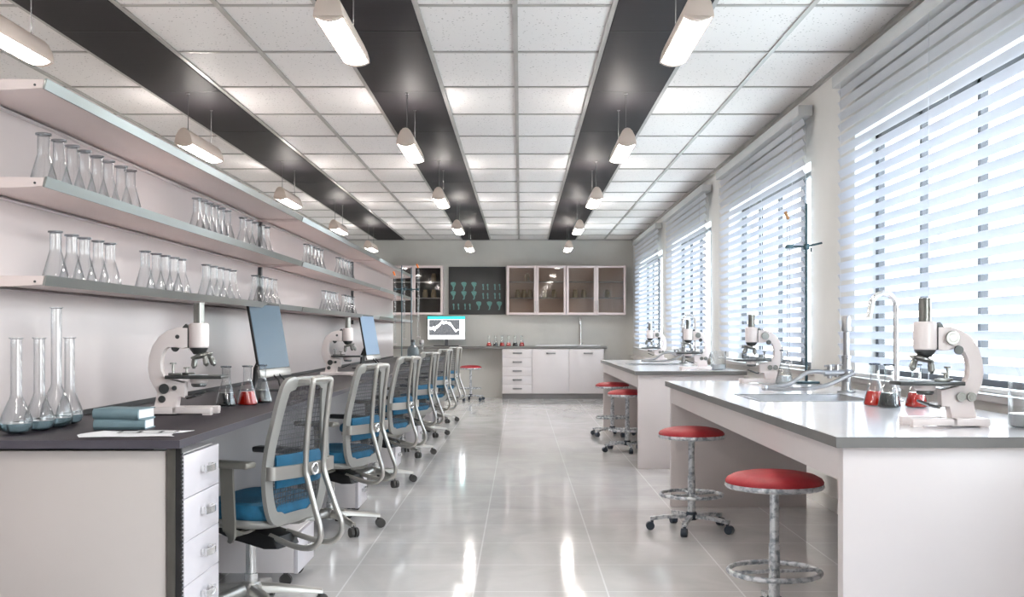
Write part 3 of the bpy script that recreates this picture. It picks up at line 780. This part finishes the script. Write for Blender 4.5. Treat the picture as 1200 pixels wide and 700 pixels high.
def make_goose():
    t = thing('gooseneck_tap', '', 'tap')
    MB().lathe([(0, 0), (.035, 0), (.035, .006), (.022, .012), (.02, .06), (.016, .065), (0, .065)], 20).build('base', M['chrome'], t)
    pts = [(0, 0, .05), (0, 0, .2), (0, 0, .40), (0, 0, .455)]
    arc = [(-.062+.062*math.cos(a), 0, .465+.062*math.sin(a)) for a in [k*PI/10 for k in range(0, 11)]]
    b = MB(); b.tube(pts+arc+[(-.128, 0, .44), (-.133, 0, .42)], .0145, 14); b.build('spout', M['chrome'], t, ang=60)
    MB().cyl((-.131, 0, .43), (-.1355, 0, .408), .0165, seg=14).build('aerator', M['chrome'], t)
    b = MB(); b.cyl((0, 0, .045), (0, -.05, .06), .007, seg=10); b.build('lever', M['chrome'], t)
    return t
for i, y in enumerate(BY):
    w = ['near', 'far'][i]
    place('sink', make_sink, (SK[0], y+SK[2], DZ), 0, 'steel-rimmed sink set into the %s white bench' % w, 'bench sinks')
    place('labtap', make_labtap, (1.84, y+2.67, DZ+.0005), 0, 'grey steel lab tap with curved swing arms on the %s bench' % w, 'lab taps')
    place('goose', make_goose, (1.84, y+1.85, DZ+.0005), math.radians(0), ['chrome gooseneck tap behind the liquid flasks on the near bench', 'gooseneck tap behind the microscope on the far bench'][i], 'gooseneck taps')

# ------------------------------------------------------------------ microscopes (local: arm at -x, tube axis x=0)
def make_scope():
    t = thing('microscope', '', 'microscope')
    MB().lathe([(0, .372), (.022, .372), (.022, .452), (.0235, .453), (.0235, .458), (.016, .459), (0, .457)], 28).build('eyepiece', M['scopemetal'], t)
    MB().lathe([(0, .272), (.036, .272), (.0405, .277), (.041, .285), (.041, .362), (.039, .37), (.034, .374), (0, .375)], 36).build('head', M['scope'], t)
    MB().lathe([(0, .246), (.022, .246), (.026, .252), (.036, .266), (.038, .273), (0, .273)], 28).build('nose_cone', M['scopegrey'], t)
    R = Matrix.Translation((.012, 0, .238)) @ Matrix.Rotation(math.radians(-14), 4, 'Y')
    b = MB(); b.lathe([(0, -.008), (.03, -.008), (.045, 0), (.044, .006), (.02, .012), (0, .012)], 28, T=R); tur = b.build('turret', M['scopemetal'], t)
    for (ox, oy, dx, dy, L) in ((-.018, .006, -.10, 0, .05), (.03, -.018, .28, -.2, .04), (.042, .018, .40, .25, .042)):
        d = Vector((dx, dy, -1)).normalized(); p = Vector((ox, oy, .236))
        b = MB(); b.tube([p, p+d*L*.3, p+d*L*.35, p+d*L*.8, p+d*L*.85, p+d*L], [.011, .011, .0125, .0125, .009, .006], 14); b.build('objective', M['scopemetal'], tur)
    # C arm
    poly = [(-.040, .355), (-.085, .356), (-.125, .343), (-.160, .318), (-.186, .28), (-.200, .235), (-.204, .19), (-.198, .150), (-.184, .118), (-.160, .088), (-.176, .035), (-.182, .02), (-.085, .02), (-.085, .075),
            (-.070, .076), (-.062, .068), (-.052, .068), (-.050, .132), (-.125, .140), (-.142, .152), (-.154, .178), (-.157, .21), (-.152, .242), (-.140, .268), (-.122, .282), (-.105, .280), (-.085, .272), (-.065, .270), (-.040, .270)]
    b = MB(); b.prism(poly, 'y', -.022, .022, .005); arm = b.build('arm', M['scope'], t, ang=40)
    b = MB(); b.box(-.062, -.038, -.02, .02, .272, .36, .003); b.prism([(-.062, .36), (-.05, .372), (-.038, .36)], 'y', -.012, .012); b.build('rack_block', M['scopegrey'], arm)
    for (x, z, r, yy, mt) in ((-.082, .318, .009, -.0245, 'scopegrey'), (-.135, .105, .021, -.034, 'scopegrey'), (-.145, .062, .015, -.028, 'scopegrey'), (-.092, .108, .010, -.034, 'scopegrey'),
                              (-.085, .316, .0255, .045, 'scopemetal'), (-.108, .272, .0165, .04, 'scopegrey'), (-.118, .105, .017, .036, 'scopemetal'), (-.155, .105, .017, .036, 'scopemetal')):
        sg = 1 if yy > 0 else -1
        b = MB(); b.tube([(x, sg*.02, z), (x, yy*.8, z), (x, yy*.8, z), (x, yy, z)], [r*.7, r*.7, r, r*.94], 24); b.tube([(x, yy, z), (x, yy+sg*.001, z)], [r*.6, r*.55], 20); b.build('knob', M[mt], arm)
    b = MB(); b.box(-.122, .108, -.062, .062, .146, .160, .003); b.cyl((0, 0, .160), (0, 0, .1605), .012, seg=20); st = b.build('stage', M['scopegrey'], t)
    b = MB(); b.box(-.04, .035, -.013, .013, .1605, .1625); b.build('glass_slide', M['paper'], st)
    for x, y, hh in ((-.095, -.035, .212), (-.06, .03, .192)):
        b = MB(); b.box(x-.018, x+.035, y-.008, y+.008, .16, .17, .002); b.cyl((x, y, .17), (x, y, hh-.006), .005, seg=10); b.cyl((x, y, hh-.006), (x, y, hh), .013, seg=16); b.build('stage_clip', M['scopemetal'], st)
    MB().lathe([(0, .118), (.018, .118), (.03, .126), (.037, .133), (.037, .146), (0, .146)], 28).build('condenser', M['scope'], t)
    MB().lathe([(0, .112), (.026, .112), (.031, .118), (.03, .126), (0, .126)], 24).build('iris_ring', M['scopegrey'], t)
    Rm = Matrix.Translation((-.005, 0, .078)) @ Matrix.Rotation(math.radians(-22), 4, 'Y')
    b = MB(); b.lathe([(0, -.004), (.033, -.004), (.036, 0), (.033, .004), (0, .003)], 28, T=Rm); b.tube([(-.055, -.0, .072), (-.04, .03, .066), (0, .038, .078)], .004, 8); b.tube([(-.055, 0, .072), (-.04, -.03, .066), (0, -.038, .078)], .004, 8); b.build('mirror', M['scopegrey'], t)
    b = MB()
    b.box(-.205, -.07, -.075, .075, .004, .03, .004)
    for sy in (-1, 1):
        b.box(-.09, .07, sy*.055-.02, sy*.055+.02, .006, .03, .004); b.box(.035, .068, sy*.055-.018, sy*.055+.018, 0, .006)
    b.box(-.20, -.17, -.07, .07, 0, .004)
    b.build('base', M['scope'], t)
    return t
ms = [(-1.325, 4.50, 0, 'nearest left microscope, on the dark desk beside the books'), (-1.36, 8.60, 0, 'farther left microscope on the dark desk beside a tilted screen'),
      (1.455, 3.93, PI, 'nearest right microscope, beside the beaker on the near bench'), (1.545, 7.31, PI, 'right microscope at the far end of the near bench, beside a clear flask'),
      (1.53, 9.97, PI, 'microscope at the near end of the far bench'), (1.60, 13.5, PI, 'farthest microscope, at the back end of the far bench')]
for x, y, rz, lab in ms:
    place('scope', make_scope, (x, y, DZ+.0005), rz, lab, 'microscopes')

# ------------------------------------------------------------------ books, papers
def make_book(w, dp, hh):
    t = thing('hardcover_book', '', 'book')
    b = MB(); c = .003
    prof = [(0.004, 0), (dp, 0), (dp, c), (.006, c), (.004, hh*.5), (.006, hh-c), (dp, hh-c), (dp, hh), (.004, hh), (-.004, hh*.75), (-.006, hh*.5), (-.004, hh*.25)]
    b.prism(prof, 'x', 0, w); b.build('cover', M['book'], t, ang=30)
    b = MB(); b.box(.004, w-.004, .006, dp-.005, c, hh-c); b.build('page_block', M['paper'], t)
    return t
t = make_book(.175, .12, .034); t.location = (-1.47, 3.76, DZ+.0005); t.rotation_euler = (0, 0, math.radians(2)); tag(t, 'lower teal-grey book, beneath another on the dark desk', 'book', 'two teal books')
t = make_book(.165, .13, .036); t.location = (-1.478, 3.775, DZ+.0352); t.rotation_euler = (0, 0, math.radians(-7)); tag(t, 'upper teal-grey book, stacked on top of another', 'book', 'two teal books')
t = thing('paper_sheet', 'white printed paper lying on the near corner of the dark desk', 'paper', (-1.385, 3.475, DZ+.0005), math.radians(3))
b = MB(); pts = []
rows = []
for j in range(5):
    rows.append([(-.02+.05*i-.03*math.sin(j*.9), .052*j-.01*math.sin(i*1.1), .0015+.0025*abs(math.sin(i*.9+j*1.3))) for i in range(7)])
b.grid(rows)
g = bmesh.ops.extrude_face_region(b.bm, geom=list(b.bm.faces)); bmesh.ops.translate(b.bm, vec=(0, 0, -.0012), verts=[v for v in g['geom'] if isinstance(v, bmesh.types.BMVert)])
b.build('sheet', M['paper'], t)
b = MB()
for x0, x1 in ((.07, .13), (.135, .20), (.205, .25)):
    for yy in (.09, .155): b.box(x0, x1, yy, yy+.005, .006, .0066)
    b.box(x0, x0+.005, .09, .16, .006, .0066); b.box(x1, x1+.005, .09, .16, .006, .0066)
b.build('printed_table', M['ink'], t)

# ------------------------------------------------------------------ desk screens
def make_screen(mt):
    def mk():
        t = thing('desktop_screen', '', 'screen'); w, h = .54, .43   # faces +x, width along y, bottom z
        Tm = Matrix.Translation((0, 0, .085)) @ Matrix.Rotation(math.radians(-10), 4, 'Y')
        b = MB(); b.box(-.014, .0, -w/2, w/2, 0, h, .003, T=Tm); b.build('casing', M['black'], t)
        b = MB(); b.box(.0, .0012, -w/2+.008, w/2-.008, .048, h-.012, T=Tm); b.build('display', mt, t)
        b = MB(); b.box(-.0135, .0018, -w/2, w/2, -.001, .044, .001, T=Tm); b.build('chin', M['alu'], t)
        b = MB(); b.tube([(-.05, 0, .26), (-.11, 0, .13), (-.12, 0, .012)], .01, prof=[(-.008, -.06), (.008, -.06), (.008, .06), (-.008, .06)], up=(1, 0, .3)); b.build('neck', M['dark'], t)
        b = MB(); b.box(-.19, .05, -.11, .11, 0, .01, .003); b.build('foot_plate', M['dark'], t)
        for y in (-.05, .05):
            b = MB(); b.tube([(-.01, y, .10), (.03, y, .06), (.04, y, .012)], .005, 8); b.build('front_strut', M['black'], t)
        return t
    return mk
t = place('screenA', make_screen(M['screen']), (-1.42, 6.36, DZ+.0005), math.radians(-6), 'large tilted dark blue screen, nearest on the desk', None); t['category'] = 'screen'
t = place('screenB', make_screen(M['screen2']), (-1.40, 10.45, DZ+.0005), math.radians(-6), 'smaller-looking tilted pale blue screen beside the far left microscope', None)

# ------------------------------------------------------------------ stands and burettes
def make_stand(double=False):
    def mk():
        t = thing('burette_stand', '', 'stand')
        b = MB(); b.box(-.075, .075, -.06, .10, 0, .014, .003); b.build('base_plate', M['teal_metal'], t)
        MB().cyl((0, 0, .014), (0, 0, 1.20), .0095, seg=14).build('rod', M['teal_metal'], t)
        b = MB()
        for sx in ((-1, 1) if double else (-1,)):
            b.cyl((0, 0, .912), (sx*.096, 0, .912), .007, seg=10); b.box(sx*.096-.005, sx*.096+.005, -.02, .02, .898, .926, .002)
            for q in (-1, 1): b.box(min(sx*.096, sx*.136), max(sx*.096, sx*.136), q*.0165-.004, q*.0165+.004, .900, .924, .002)
        if not double: b.cyl((0, 0, .912), (.10, -.02, .935), .007, seg=10)
        b.box(-.018, .018, -.02, .02, .89, .93, .004)
        cl = b.build('clamp', M['teal_metal'], t)
        b = MB(); b.cyl((.03, 0, .905), (.03, 0, .875), .006, seg=8); b.build('thumb_screw', M['teal_metal'], cl)
        return t
    return mk
def make_burette(cap, L=1.05):
    def mk():
        t = thing('glass_burette', '', 'burette')
        b = MB(); b.lathe(shell([(.003, 0), (.003, .05), (.011, .075), (.011, L-.07), (.007, L-.05), (.007, L-.01)], .0015), 20); b.build('tube', M['glass'], t, ang=60)
        b = MB(); b.cyl((-.02, 0, .06), (.02, 0, .06), .007, seg=12); b.cyl((.02, 0, .045), (.02, 0, .075), .004, seg=8); b.build('stopcock', M['white'], t)
        b = MB()
        for k in range(16): b.torus((0, 0, .12+k*.05), .0112, .0007, 20, 4)
        b.build('graduation', M['white'], t)
        b = MB(); b.tube([(0, 0, L-.02), (-.012, 0, L+.005), (-.02, 0, L+.03)], [.0095, .0105, .0115], 14); b.build('cap', M[cap], t)
        return t
    return mk
t = place('stand', make_stand(), (1.905, 7.28, DZ+.0005), 0, 'tall burette stand with dark rod at the far end of the near bench', 'burette stands')
t = place('buretteC', make_burette('cork', 1.04), (1.905-.120, 7.28, DZ+.075), 0, 'glass burette with tan cork held by the near bench stand', 'glass burettes')
b = MB(); b.tube([(.0, 0, 1.0), (.018, 0, 1.035), (.03, 0, 1.05)], [.006, .008, .014], 12); b.build('side_funnel', M['glass'], t)
SX, SY, UX, UY = -1.305, 12.0, (482-VX)*14.3/F, 14.3
t = place('stand', make_stand(), (SX, SY, DZ+.0005), 0, 'left burette stand at the far end of the dark desk', 'burette stands'); t.scale = (.62, .9, .9)
place('stand2', make_stand(True), (UX, UY, DZ+.0005), 0, 'right burette stand at the far end of the dark desk', 'burette stands').scale = (.75, 1, 1)
place('buretteO', make_burette('orange', .92), (SX-.0735, SY, DZ+.16), 0, 'glass burette with orange cap, left one at the desk far end', 'glass burettes', .9)
place('buretteO', make_burette('orange', .92), (UX+.092, UY, DZ+.22), 0, 'glass burette with orange cap, right one at the desk far end', 'glass burettes', 1.08)
place('buretteW', make_burette('white', .92), (UX-.092, UY, DZ+.20), 0, 'glass burette with white cap between the two far stands', 'glass burettes')
# bottles at the far end of the desk
b = MB(); 
t = thing('reagent_bottle', 'blue-grey reagent bottle behind the chairs at the desk far end', 'bottle', ((484-VX)*13.7/F, 13.7, DZ+.0005))
MB().lathe([(0, 0), (.068, 0), (.072, .008), (.072, .13), (.06, .165), (.03, .185), (.026, .2), (.026, .225), (0, .225)], 28).build('glass_body', M['bottle'], t)
MB().lathe([(0, .225), (.03, .225), (.03, .255), (0, .257)], 20).build('stopper', M['dark'], t)
t = thing('conical_flask', 'clear flask with white stopper at the desk far end', 'flask', ((494-VX)*13.3/F, 13.3, DZ+.0005))
t.scale = (1.1, 1.1, 1.1)
glass_body('glass_body', t); MB().lathe([(0, .18), (.018, .18), (.024, .2), (.024, .23), (0, .232)], 16).build('stopper', M['white'], t)

# big clear flask + beakers on the benches
place('flask_milky', liquid_flask(M['milky'], .05), (1.715, 7.10, DZ+.0005), 0, 'large clear flask beside the burette on the near bench', None, 1.16)
def make_beaker():
    t = thing('glass_beaker', '', 'beaker')
    MB().lathe(shell([(0, 0), (.06, 0), (.068, .004), (.07, .012), (.07, .16), (.073, .167), (.0735, .17)], .002), 40).build('glass_body', M['glass'], t, ang=60)
    MB().lathe([(0, .003), (.058, .003), (.066, .008), (.067, .05), (0, .05)], 40).build('water', M['milky'], t)
    b = MB(); b.cyl((.03, -.03, .012), (-.045, .03, .24), .0035, seg=8); b.build('stirring_rod', M['glass'], t)
    return t
place('beaker', make_beaker, (1.79, 3.84, DZ+.0005), 0, 'clear beaker right of the nearest microscope, cut by the frame', 'beakers on the white benches')
place('beaker', make_beaker, (1.82, 10.05, DZ+.0005), 0, 'clear beaker on the far bench, right of its near microscope', 'beakers on the white benches')

# ------------------------------------------------------------------ back wall furniture
CZ = .97; CY = 20.03
t = thing('counter_worktop', 'long grey counter along the back wall', 'counter')
b = MB(); b.box(-3.2, 1.59, CY, YB-.001, CZ-.045, CZ, .003); b.build('slab', M['edge'], t)
b = MB(); b.box(-3.2, -.34, YB-.03, YB-.001, 0.0, CZ-.045); b.build('back_panel', M['wall_grey'], t)
b = MB(); b.box(-3.2, -3.16, CY+.03, YB-.03, 0, CZ-.045); b.build('side_panel', M['white'], t)
def door_front(t, x0, x1, z0, z1, hx, hz, nm):
    b = MB(); b.box(x0+.003, x1-.003, CY+.01, CY+.03, z0, z1, .002); d = b.build(nm, M['white'], t)
    handle(d, hx, CY+.01, hz, .16, 'x'); return d
def carcass(x0, x1, lab, grp=None):
    t = thing('base_cabinet', lab, 'cabinet', (0, 0, 0), 0, grp)
    b = MB(); b.box(x0, x1, CY+.03, YB-.002, .1, CZ-.046, .002); b.build('body', M['white'], t)
    b = MB(); b.box(x0, x1, CY+.07, YB-.05, 0, .1); b.build('plinth', M['plinth'], t)
    return t
t = carcass(-.335, .212, 'white base cabinet of five drawers at the back wall')
zz = [.92, .775, .62, .45, .275, .10]
zz = [.915-.163*k for k in range(6)]
for k in range(5): door_front(t, -.335, .212, zz[k+1]+.004, zz[k], -.06, (zz[k]+zz[k+1])/2+.01, 'drawer')
t = carcass(.212, .892, 'white single-door base cabinet under the back sink, left one', 'sink base cabinets'); door_front(t, .212, .892, .104, .915, .56, .84, 'door')
t = carcass(.892, 1.53, 'white single-door base cabinet under the back sink, right one', 'sink base cabinets'); door_front(t, .892, 1.53, .104, .915, 1.24, .84, 'door')
t = thing('counter_sink', 'white sink tray on the back wall counter', 'sink', (.27, CY+.06, CZ+.0003))
b = MB(); b.box(0, 1.2, 0, .04, 0, .022, .004); b.box(0, 1.2, .34, .38, 0, .022, .004); b.box(0, .04, .04, .34, 0, .022, .004); b.box(1.16, 1.2, .04, .34, 0, .022, .004); b.box(.56, .60, .04, .34, 0, .022, .004); b.build('rim', M['benchtop'], t)
b = MB(); b.box(.03, 1.17, .03, .35, 0, .004); b.build('basin', M['steel'], t)
t = copy_tree(USED['goose']); t.location = (1.13, CY+.486, CZ+.0005); t.rotation_euler = (0, 0, math.radians(80)); tag(t, 'slim gooseneck tap at the back wall sink', 'tap', 'gooseneck taps')
for i, (px, k) in enumerate(((573, 'red'), (580.7, 'dark'), (588.4, 'red'), (596, 'red'), (603.7, 'dark'), (611.4, 'red'))):
    nm = {0: 'leftmost red liquid flask', 1: 'left dark liquid flask', 2: 'second red liquid flask from left', 3: 'third red liquid flask from left', 4: 'right dark liquid flask', 5: 'rightmost red liquid flask'}[i]
    pf(k, px, 20.22, nm+' in the row on the back wall counter', 'row of six flasks on the back counter', CZ+.0005, .98)

# monitor
t = thing('computer_monitor', 'lit wide monitor on the back wall counter', 'monitor', ((523-VX)*20.25/F, 20.25, CZ+.0005))
W, Hh, zb = .70, .44, .115
b = MB(); b.box(-W/2, W/2, 0, .03, zb, zb+Hh, .004); b.build('casing', M['black'], t)
b = MB(); b.box(-W/2+.012, W/2-.008, -.003, 0, zb+.012, zb+Hh-.06); b.build('screen_page', M['scrwhite'], t)
b = MB(); b.box(-W/2+.008, W/2-.008, -.004, 0, zb+Hh-.06, zb+Hh-.008); b.build('screen_banner', M['cyan'], t)
b = MB(); b.box(-W/2+.03, W/2-.10, -.0045, -.003, zb+.085, zb+Hh-.065); b.build('screen_picture', M['scrgrey'], t)
b = MB()
lines = [[(0, .18), (.06, .16), (.1, .12), (.13, .2), (.17, .22), (.22, .27), (.27, .25), (.31, .29), (.36, .25), (.42, .21), (.48, .12), (.54, .14)],
         [(.02, .14), (.08, .19), (.14, .17), (.2, .23), (.24, .3), (.3, .26), (.38, .27), (.44, .18), (.5, .1)]]
for L_ in lines:
    b.tube([(-W/2+.035+x, -.0055, zb+.05+z) for x, z in L_], .006, prof=[(-.011, -.0008), (.011, -.0008), (.011, .0008), (-.011, .0008)], up=(0, 0, 1))
b.build('screen_graph', M['scrwhite'], t)
b = MB(); b.box(-.03, .03, .01, .03, .012, zb+.02); b.build('neck', M['dark'], t)
b = MB(); b.box(-.23, .23, -.08, .1, 0, .014, .004); b.build('foot_plate', M['black'], t)

# upper cabinets
def upper(x0, x1, lab, inside, grp='glass-fronted wall cabinets'):
    t = thing('wall_cabinet', lab, 'cabinet', (0, 0, 0), 0, grp); y0, z0, z1 = 20.2, 1.55, 2.46
    b = MB(); T_ = .02
    b.box(x0, x1, y0+.03, YB-.002, z0, z0+T_); b.box(x0, x1, y0+.03, YB-.002, z1-T_, z1); b.box(x0, x0+T_, y0+.03, YB-.002, z0+T_, z1-T_); b.box(x1-T_, x1, y0+.03, YB-.002, z0+T_, z1-T_)
    b.box((x0+x1)/2-.01, (x0+x1)/2+.01, y0+.03, YB-.002, z0+T_, z1-T_)
    b.build('body', M['cabframe'], t)
    b = MB(); b.box(x0+T_, x1-T_, YB-.03, YB-.003, z0+T_, z1-T_); b.build('back_panel', inside, t)
    for zz in (1.86, 2.16):
        b = MB(); b.box(x0+T_, x1-T_, y0+.05, YB-.03, zz, zz+.012); b.build('inner_shelf', M['lip'], t)
    xm = (x0+x1)/2
    for j, (a, c) in enumerate(((x0+.002, xm-.002), (xm+.002, x1-.002))):
        b = MB(); f = .042; yq = y0+.028
        b.box(a, a+f, y0, yq, z0, z1, .002); b.box(c-f, c, y0, yq, z0, z1, .002); b.box(a+f, c-f, y0, yq, z0, z0+f, .002); b.box(a+f, c-f, y0, yq, z1-f, z1, .002)
        d = b.build('door', M['cabframe'], t)
        b = MB(); b.box(a+f-.004, c-f+.004, y0+.012, y0+.016, z0+f-.004, z1-f+.004); b.build('door_glass', M['cabglass'], d)
        hx = c-.02 if j == 0 else a+.02
        b = MB(); b.cyl((hx, y0-.015, z0+.06), (hx, y0-.015, z0+.26), .006, seg=8); b.cyl((hx, y0, z0+.08), (hx, y0-.015, z0+.08), .005, seg=8); b.cyl((hx, y0, z0+.24), (hx, y0-.015, z0+.24), .005, seg=8); b.build('handle', M['alu'], d)
    return t
upper(-.257, .842, 'glass-door wall cabinet right beside the dark board', M['cabinside'])
upper(.848, 1.95, 'glass-door wall cabinet farthest right, near the windows', M['cabinside'])
upper(-2.54, -1.437, 'dark glass-door wall cabinet left of the dark board', M['cabinside2'])
def make_jar(): return tag(MB().lathe([(0, 0), (.045, 0), (.05, .006), (.05, .09), (.04, .11), (.036, .12), (.036, .15), (0, .15)], 20).build('storage_jar', M['jar']), '', 'jar')
CABN = {0: 'left cabinet', 1: 'middle cabinet', 2: 'right cabinet'}
jars = [(-1.78, 1.872, 'dark left wall cabinet, left one on its middle shelf'), (-1.62, 1.872, 'dark left wall cabinet, right one on its middle shelf'), (-1.62, 2.172, 'dark left wall cabinet, on its upper shelf'),
        (-.05, 1.872, 'wall cabinet beside the board, leftmost on the middle shelf'), (.06, 1.872, 'wall cabinet beside the board, second on the middle shelf'), (.18, 1.872, 'wall cabinet beside the board, third on the middle shelf'),
        (.12, 2.172, 'wall cabinet beside the board, on its upper shelf'), (.45, 1.872, 'wall cabinet beside the board, left one behind its right door'), (.62, 1.872, 'wall cabinet beside the board, right one behind its right door'),
        (1.02, 1.872, 'farthest right wall cabinet, left one'), (1.18, 1.872, 'farthest right wall cabinet, second one'), (1.62, 1.872, 'farthest right wall cabinet, behind its right door')]
for x, z, lab in jars:
    place('jar', make_jar, (x, 20.38, z+.0005), 0, 'small olive jar inside the '+lab, 'jars in the wall cabinets')

# dark board with chalk figures
t = thing('wall_board', 'charcoal wall board with three rows of teal chalk figures', 'board', (-1.35, YB-.03, 1.56))
BW, BH = 1.07, .90
b = MB(); b.box(0, BW, 0, .028, 0, BH, .003); b.build('panel', M['board'], t)
b = MB()
for z in (.275, .445, .625): b.box(.02, BW-.02, -.001, 0, z-.015, z-.012)
b.build('ruled_line', M['dark'], t)
b = MB()
def goblet(x, z, s=1.0, bend=1):
    out = [(x-.05*s, z+.13*s), (x-.046*s, z+.148*s), (x-.02*s, z+.157*s), (x+.03*s, z+.156*s), (x+.05*s, z+.14*s), (x+.045*s, z+.10*s), (x+.022*s, z+.065*s), (x+.016*s, z+.02*s),
           (x+(.005)*s, z-.002*s), (x-.02*s, z-.004*s), (x-.022*s, z+.008*s), (x-.004*s, z+.02*s), (x-.008*s, z+.062*s), (x-.036*s, z+.10*s)]
    b.prism(out, 'y', -.003, 0)
def stick(x, z, s=1.0):
    b.prism([(x-.018*s, z+.10*s), (x+.004*s, z+.115*s), (x+.018*s, z+.10*s), (x+.012*s, z+.05*s), (x+.02*s, z), (x-.008*s, z), (x-.004*s, z+.05*s)], 'y', -.003, 0)
for z in (.455, .285):
    for x in (.085, .285, .475): goblet(x, z)
    for x in (.645, .73, .865, .955): stick(x, z+.01)
for x in (.09, .18, .305, .395): stick(x, .095)
for x in (.565, .765, .95): goblet(x, .09)
b.build('chalk_figures', M['chalk'], t)

# ------------------------------------------------------------------ light, world, camera
w = bpy.data.worlds.new('sky'); S.world = w; w.use_nodes = True
nt = w.node_tree; bg = nt.nodes['Background']
tc = nt.nodes.new('ShaderNodeTexCoord'); sp = nt.nodes.new('ShaderNodeSeparateXYZ'); nt.links.new(tc.outputs['Generated'], sp.inputs[0])
rp = nt.nodes.new('ShaderNodeValToRGB'); rp.color_ramp.elements[0].position = 0.0; rp.color_ramp.elements[0].color = (1, .985, .96, 1)
rp.color_ramp.elements[1].position = .6; rp.color_ramp.elements[1].color = (.72, .85, 1, 1)
nt.links.new(sp.outputs[2], rp.inputs['Fac']); nt.links.new(rp.outputs['Color'], bg.inputs['Color'])
bg.inputs['Strength'].default_value = 4.2
for y0 in BAYS:
    l = bpy.data.lights.new('window_portal', 'AREA'); l.shape = 'RECTANGLE'; l.size = WZ1-WZ0; l.size_y = BL-.2
    l.cycles.is_portal = True
    o = bpy.data.objects.new('window_portal', l); COL.objects.link(o); o.location = (XR+.21, y0+BL/2, (WZ0+WZ1)/2); o.rotation_euler = (0, math.radians(90), 0)

cam = bpy.data.cameras.new('camera'); co = bpy.data.objects.new('camera', cam); COL.objects.link(co)
co.location = (0, 0, EYE); co.rotation_euler = (math.radians(90), 0, 0)
cam.sensor_width = 36; cam.lens = F/1200*36; cam.shift_x = (600-VX)/1200; cam.shift_y = (VY-350)/1200; cam.clip_start = .05; cam.clip_end = 400
S.camera = co
vs = S.view_settings; vs.view_transform = 'Standard'; vs.look = 'None'; vs.exposure = 1.75; vs.gamma = 1; vs.use_curve_mapping = False
c = S.cycles
c.max_bounces = 8; c.diffuse_bounces = 5; c.glossy_bounces = 4; c.transmission_bounces = 8; c.transparent_max_bounces = 32
c.caustics_reflective = False; c.caustics_refractive = False; c.sample_clamp_indirect = 4.0; c.blur_glossy = 0.5
c.use_denoising = True
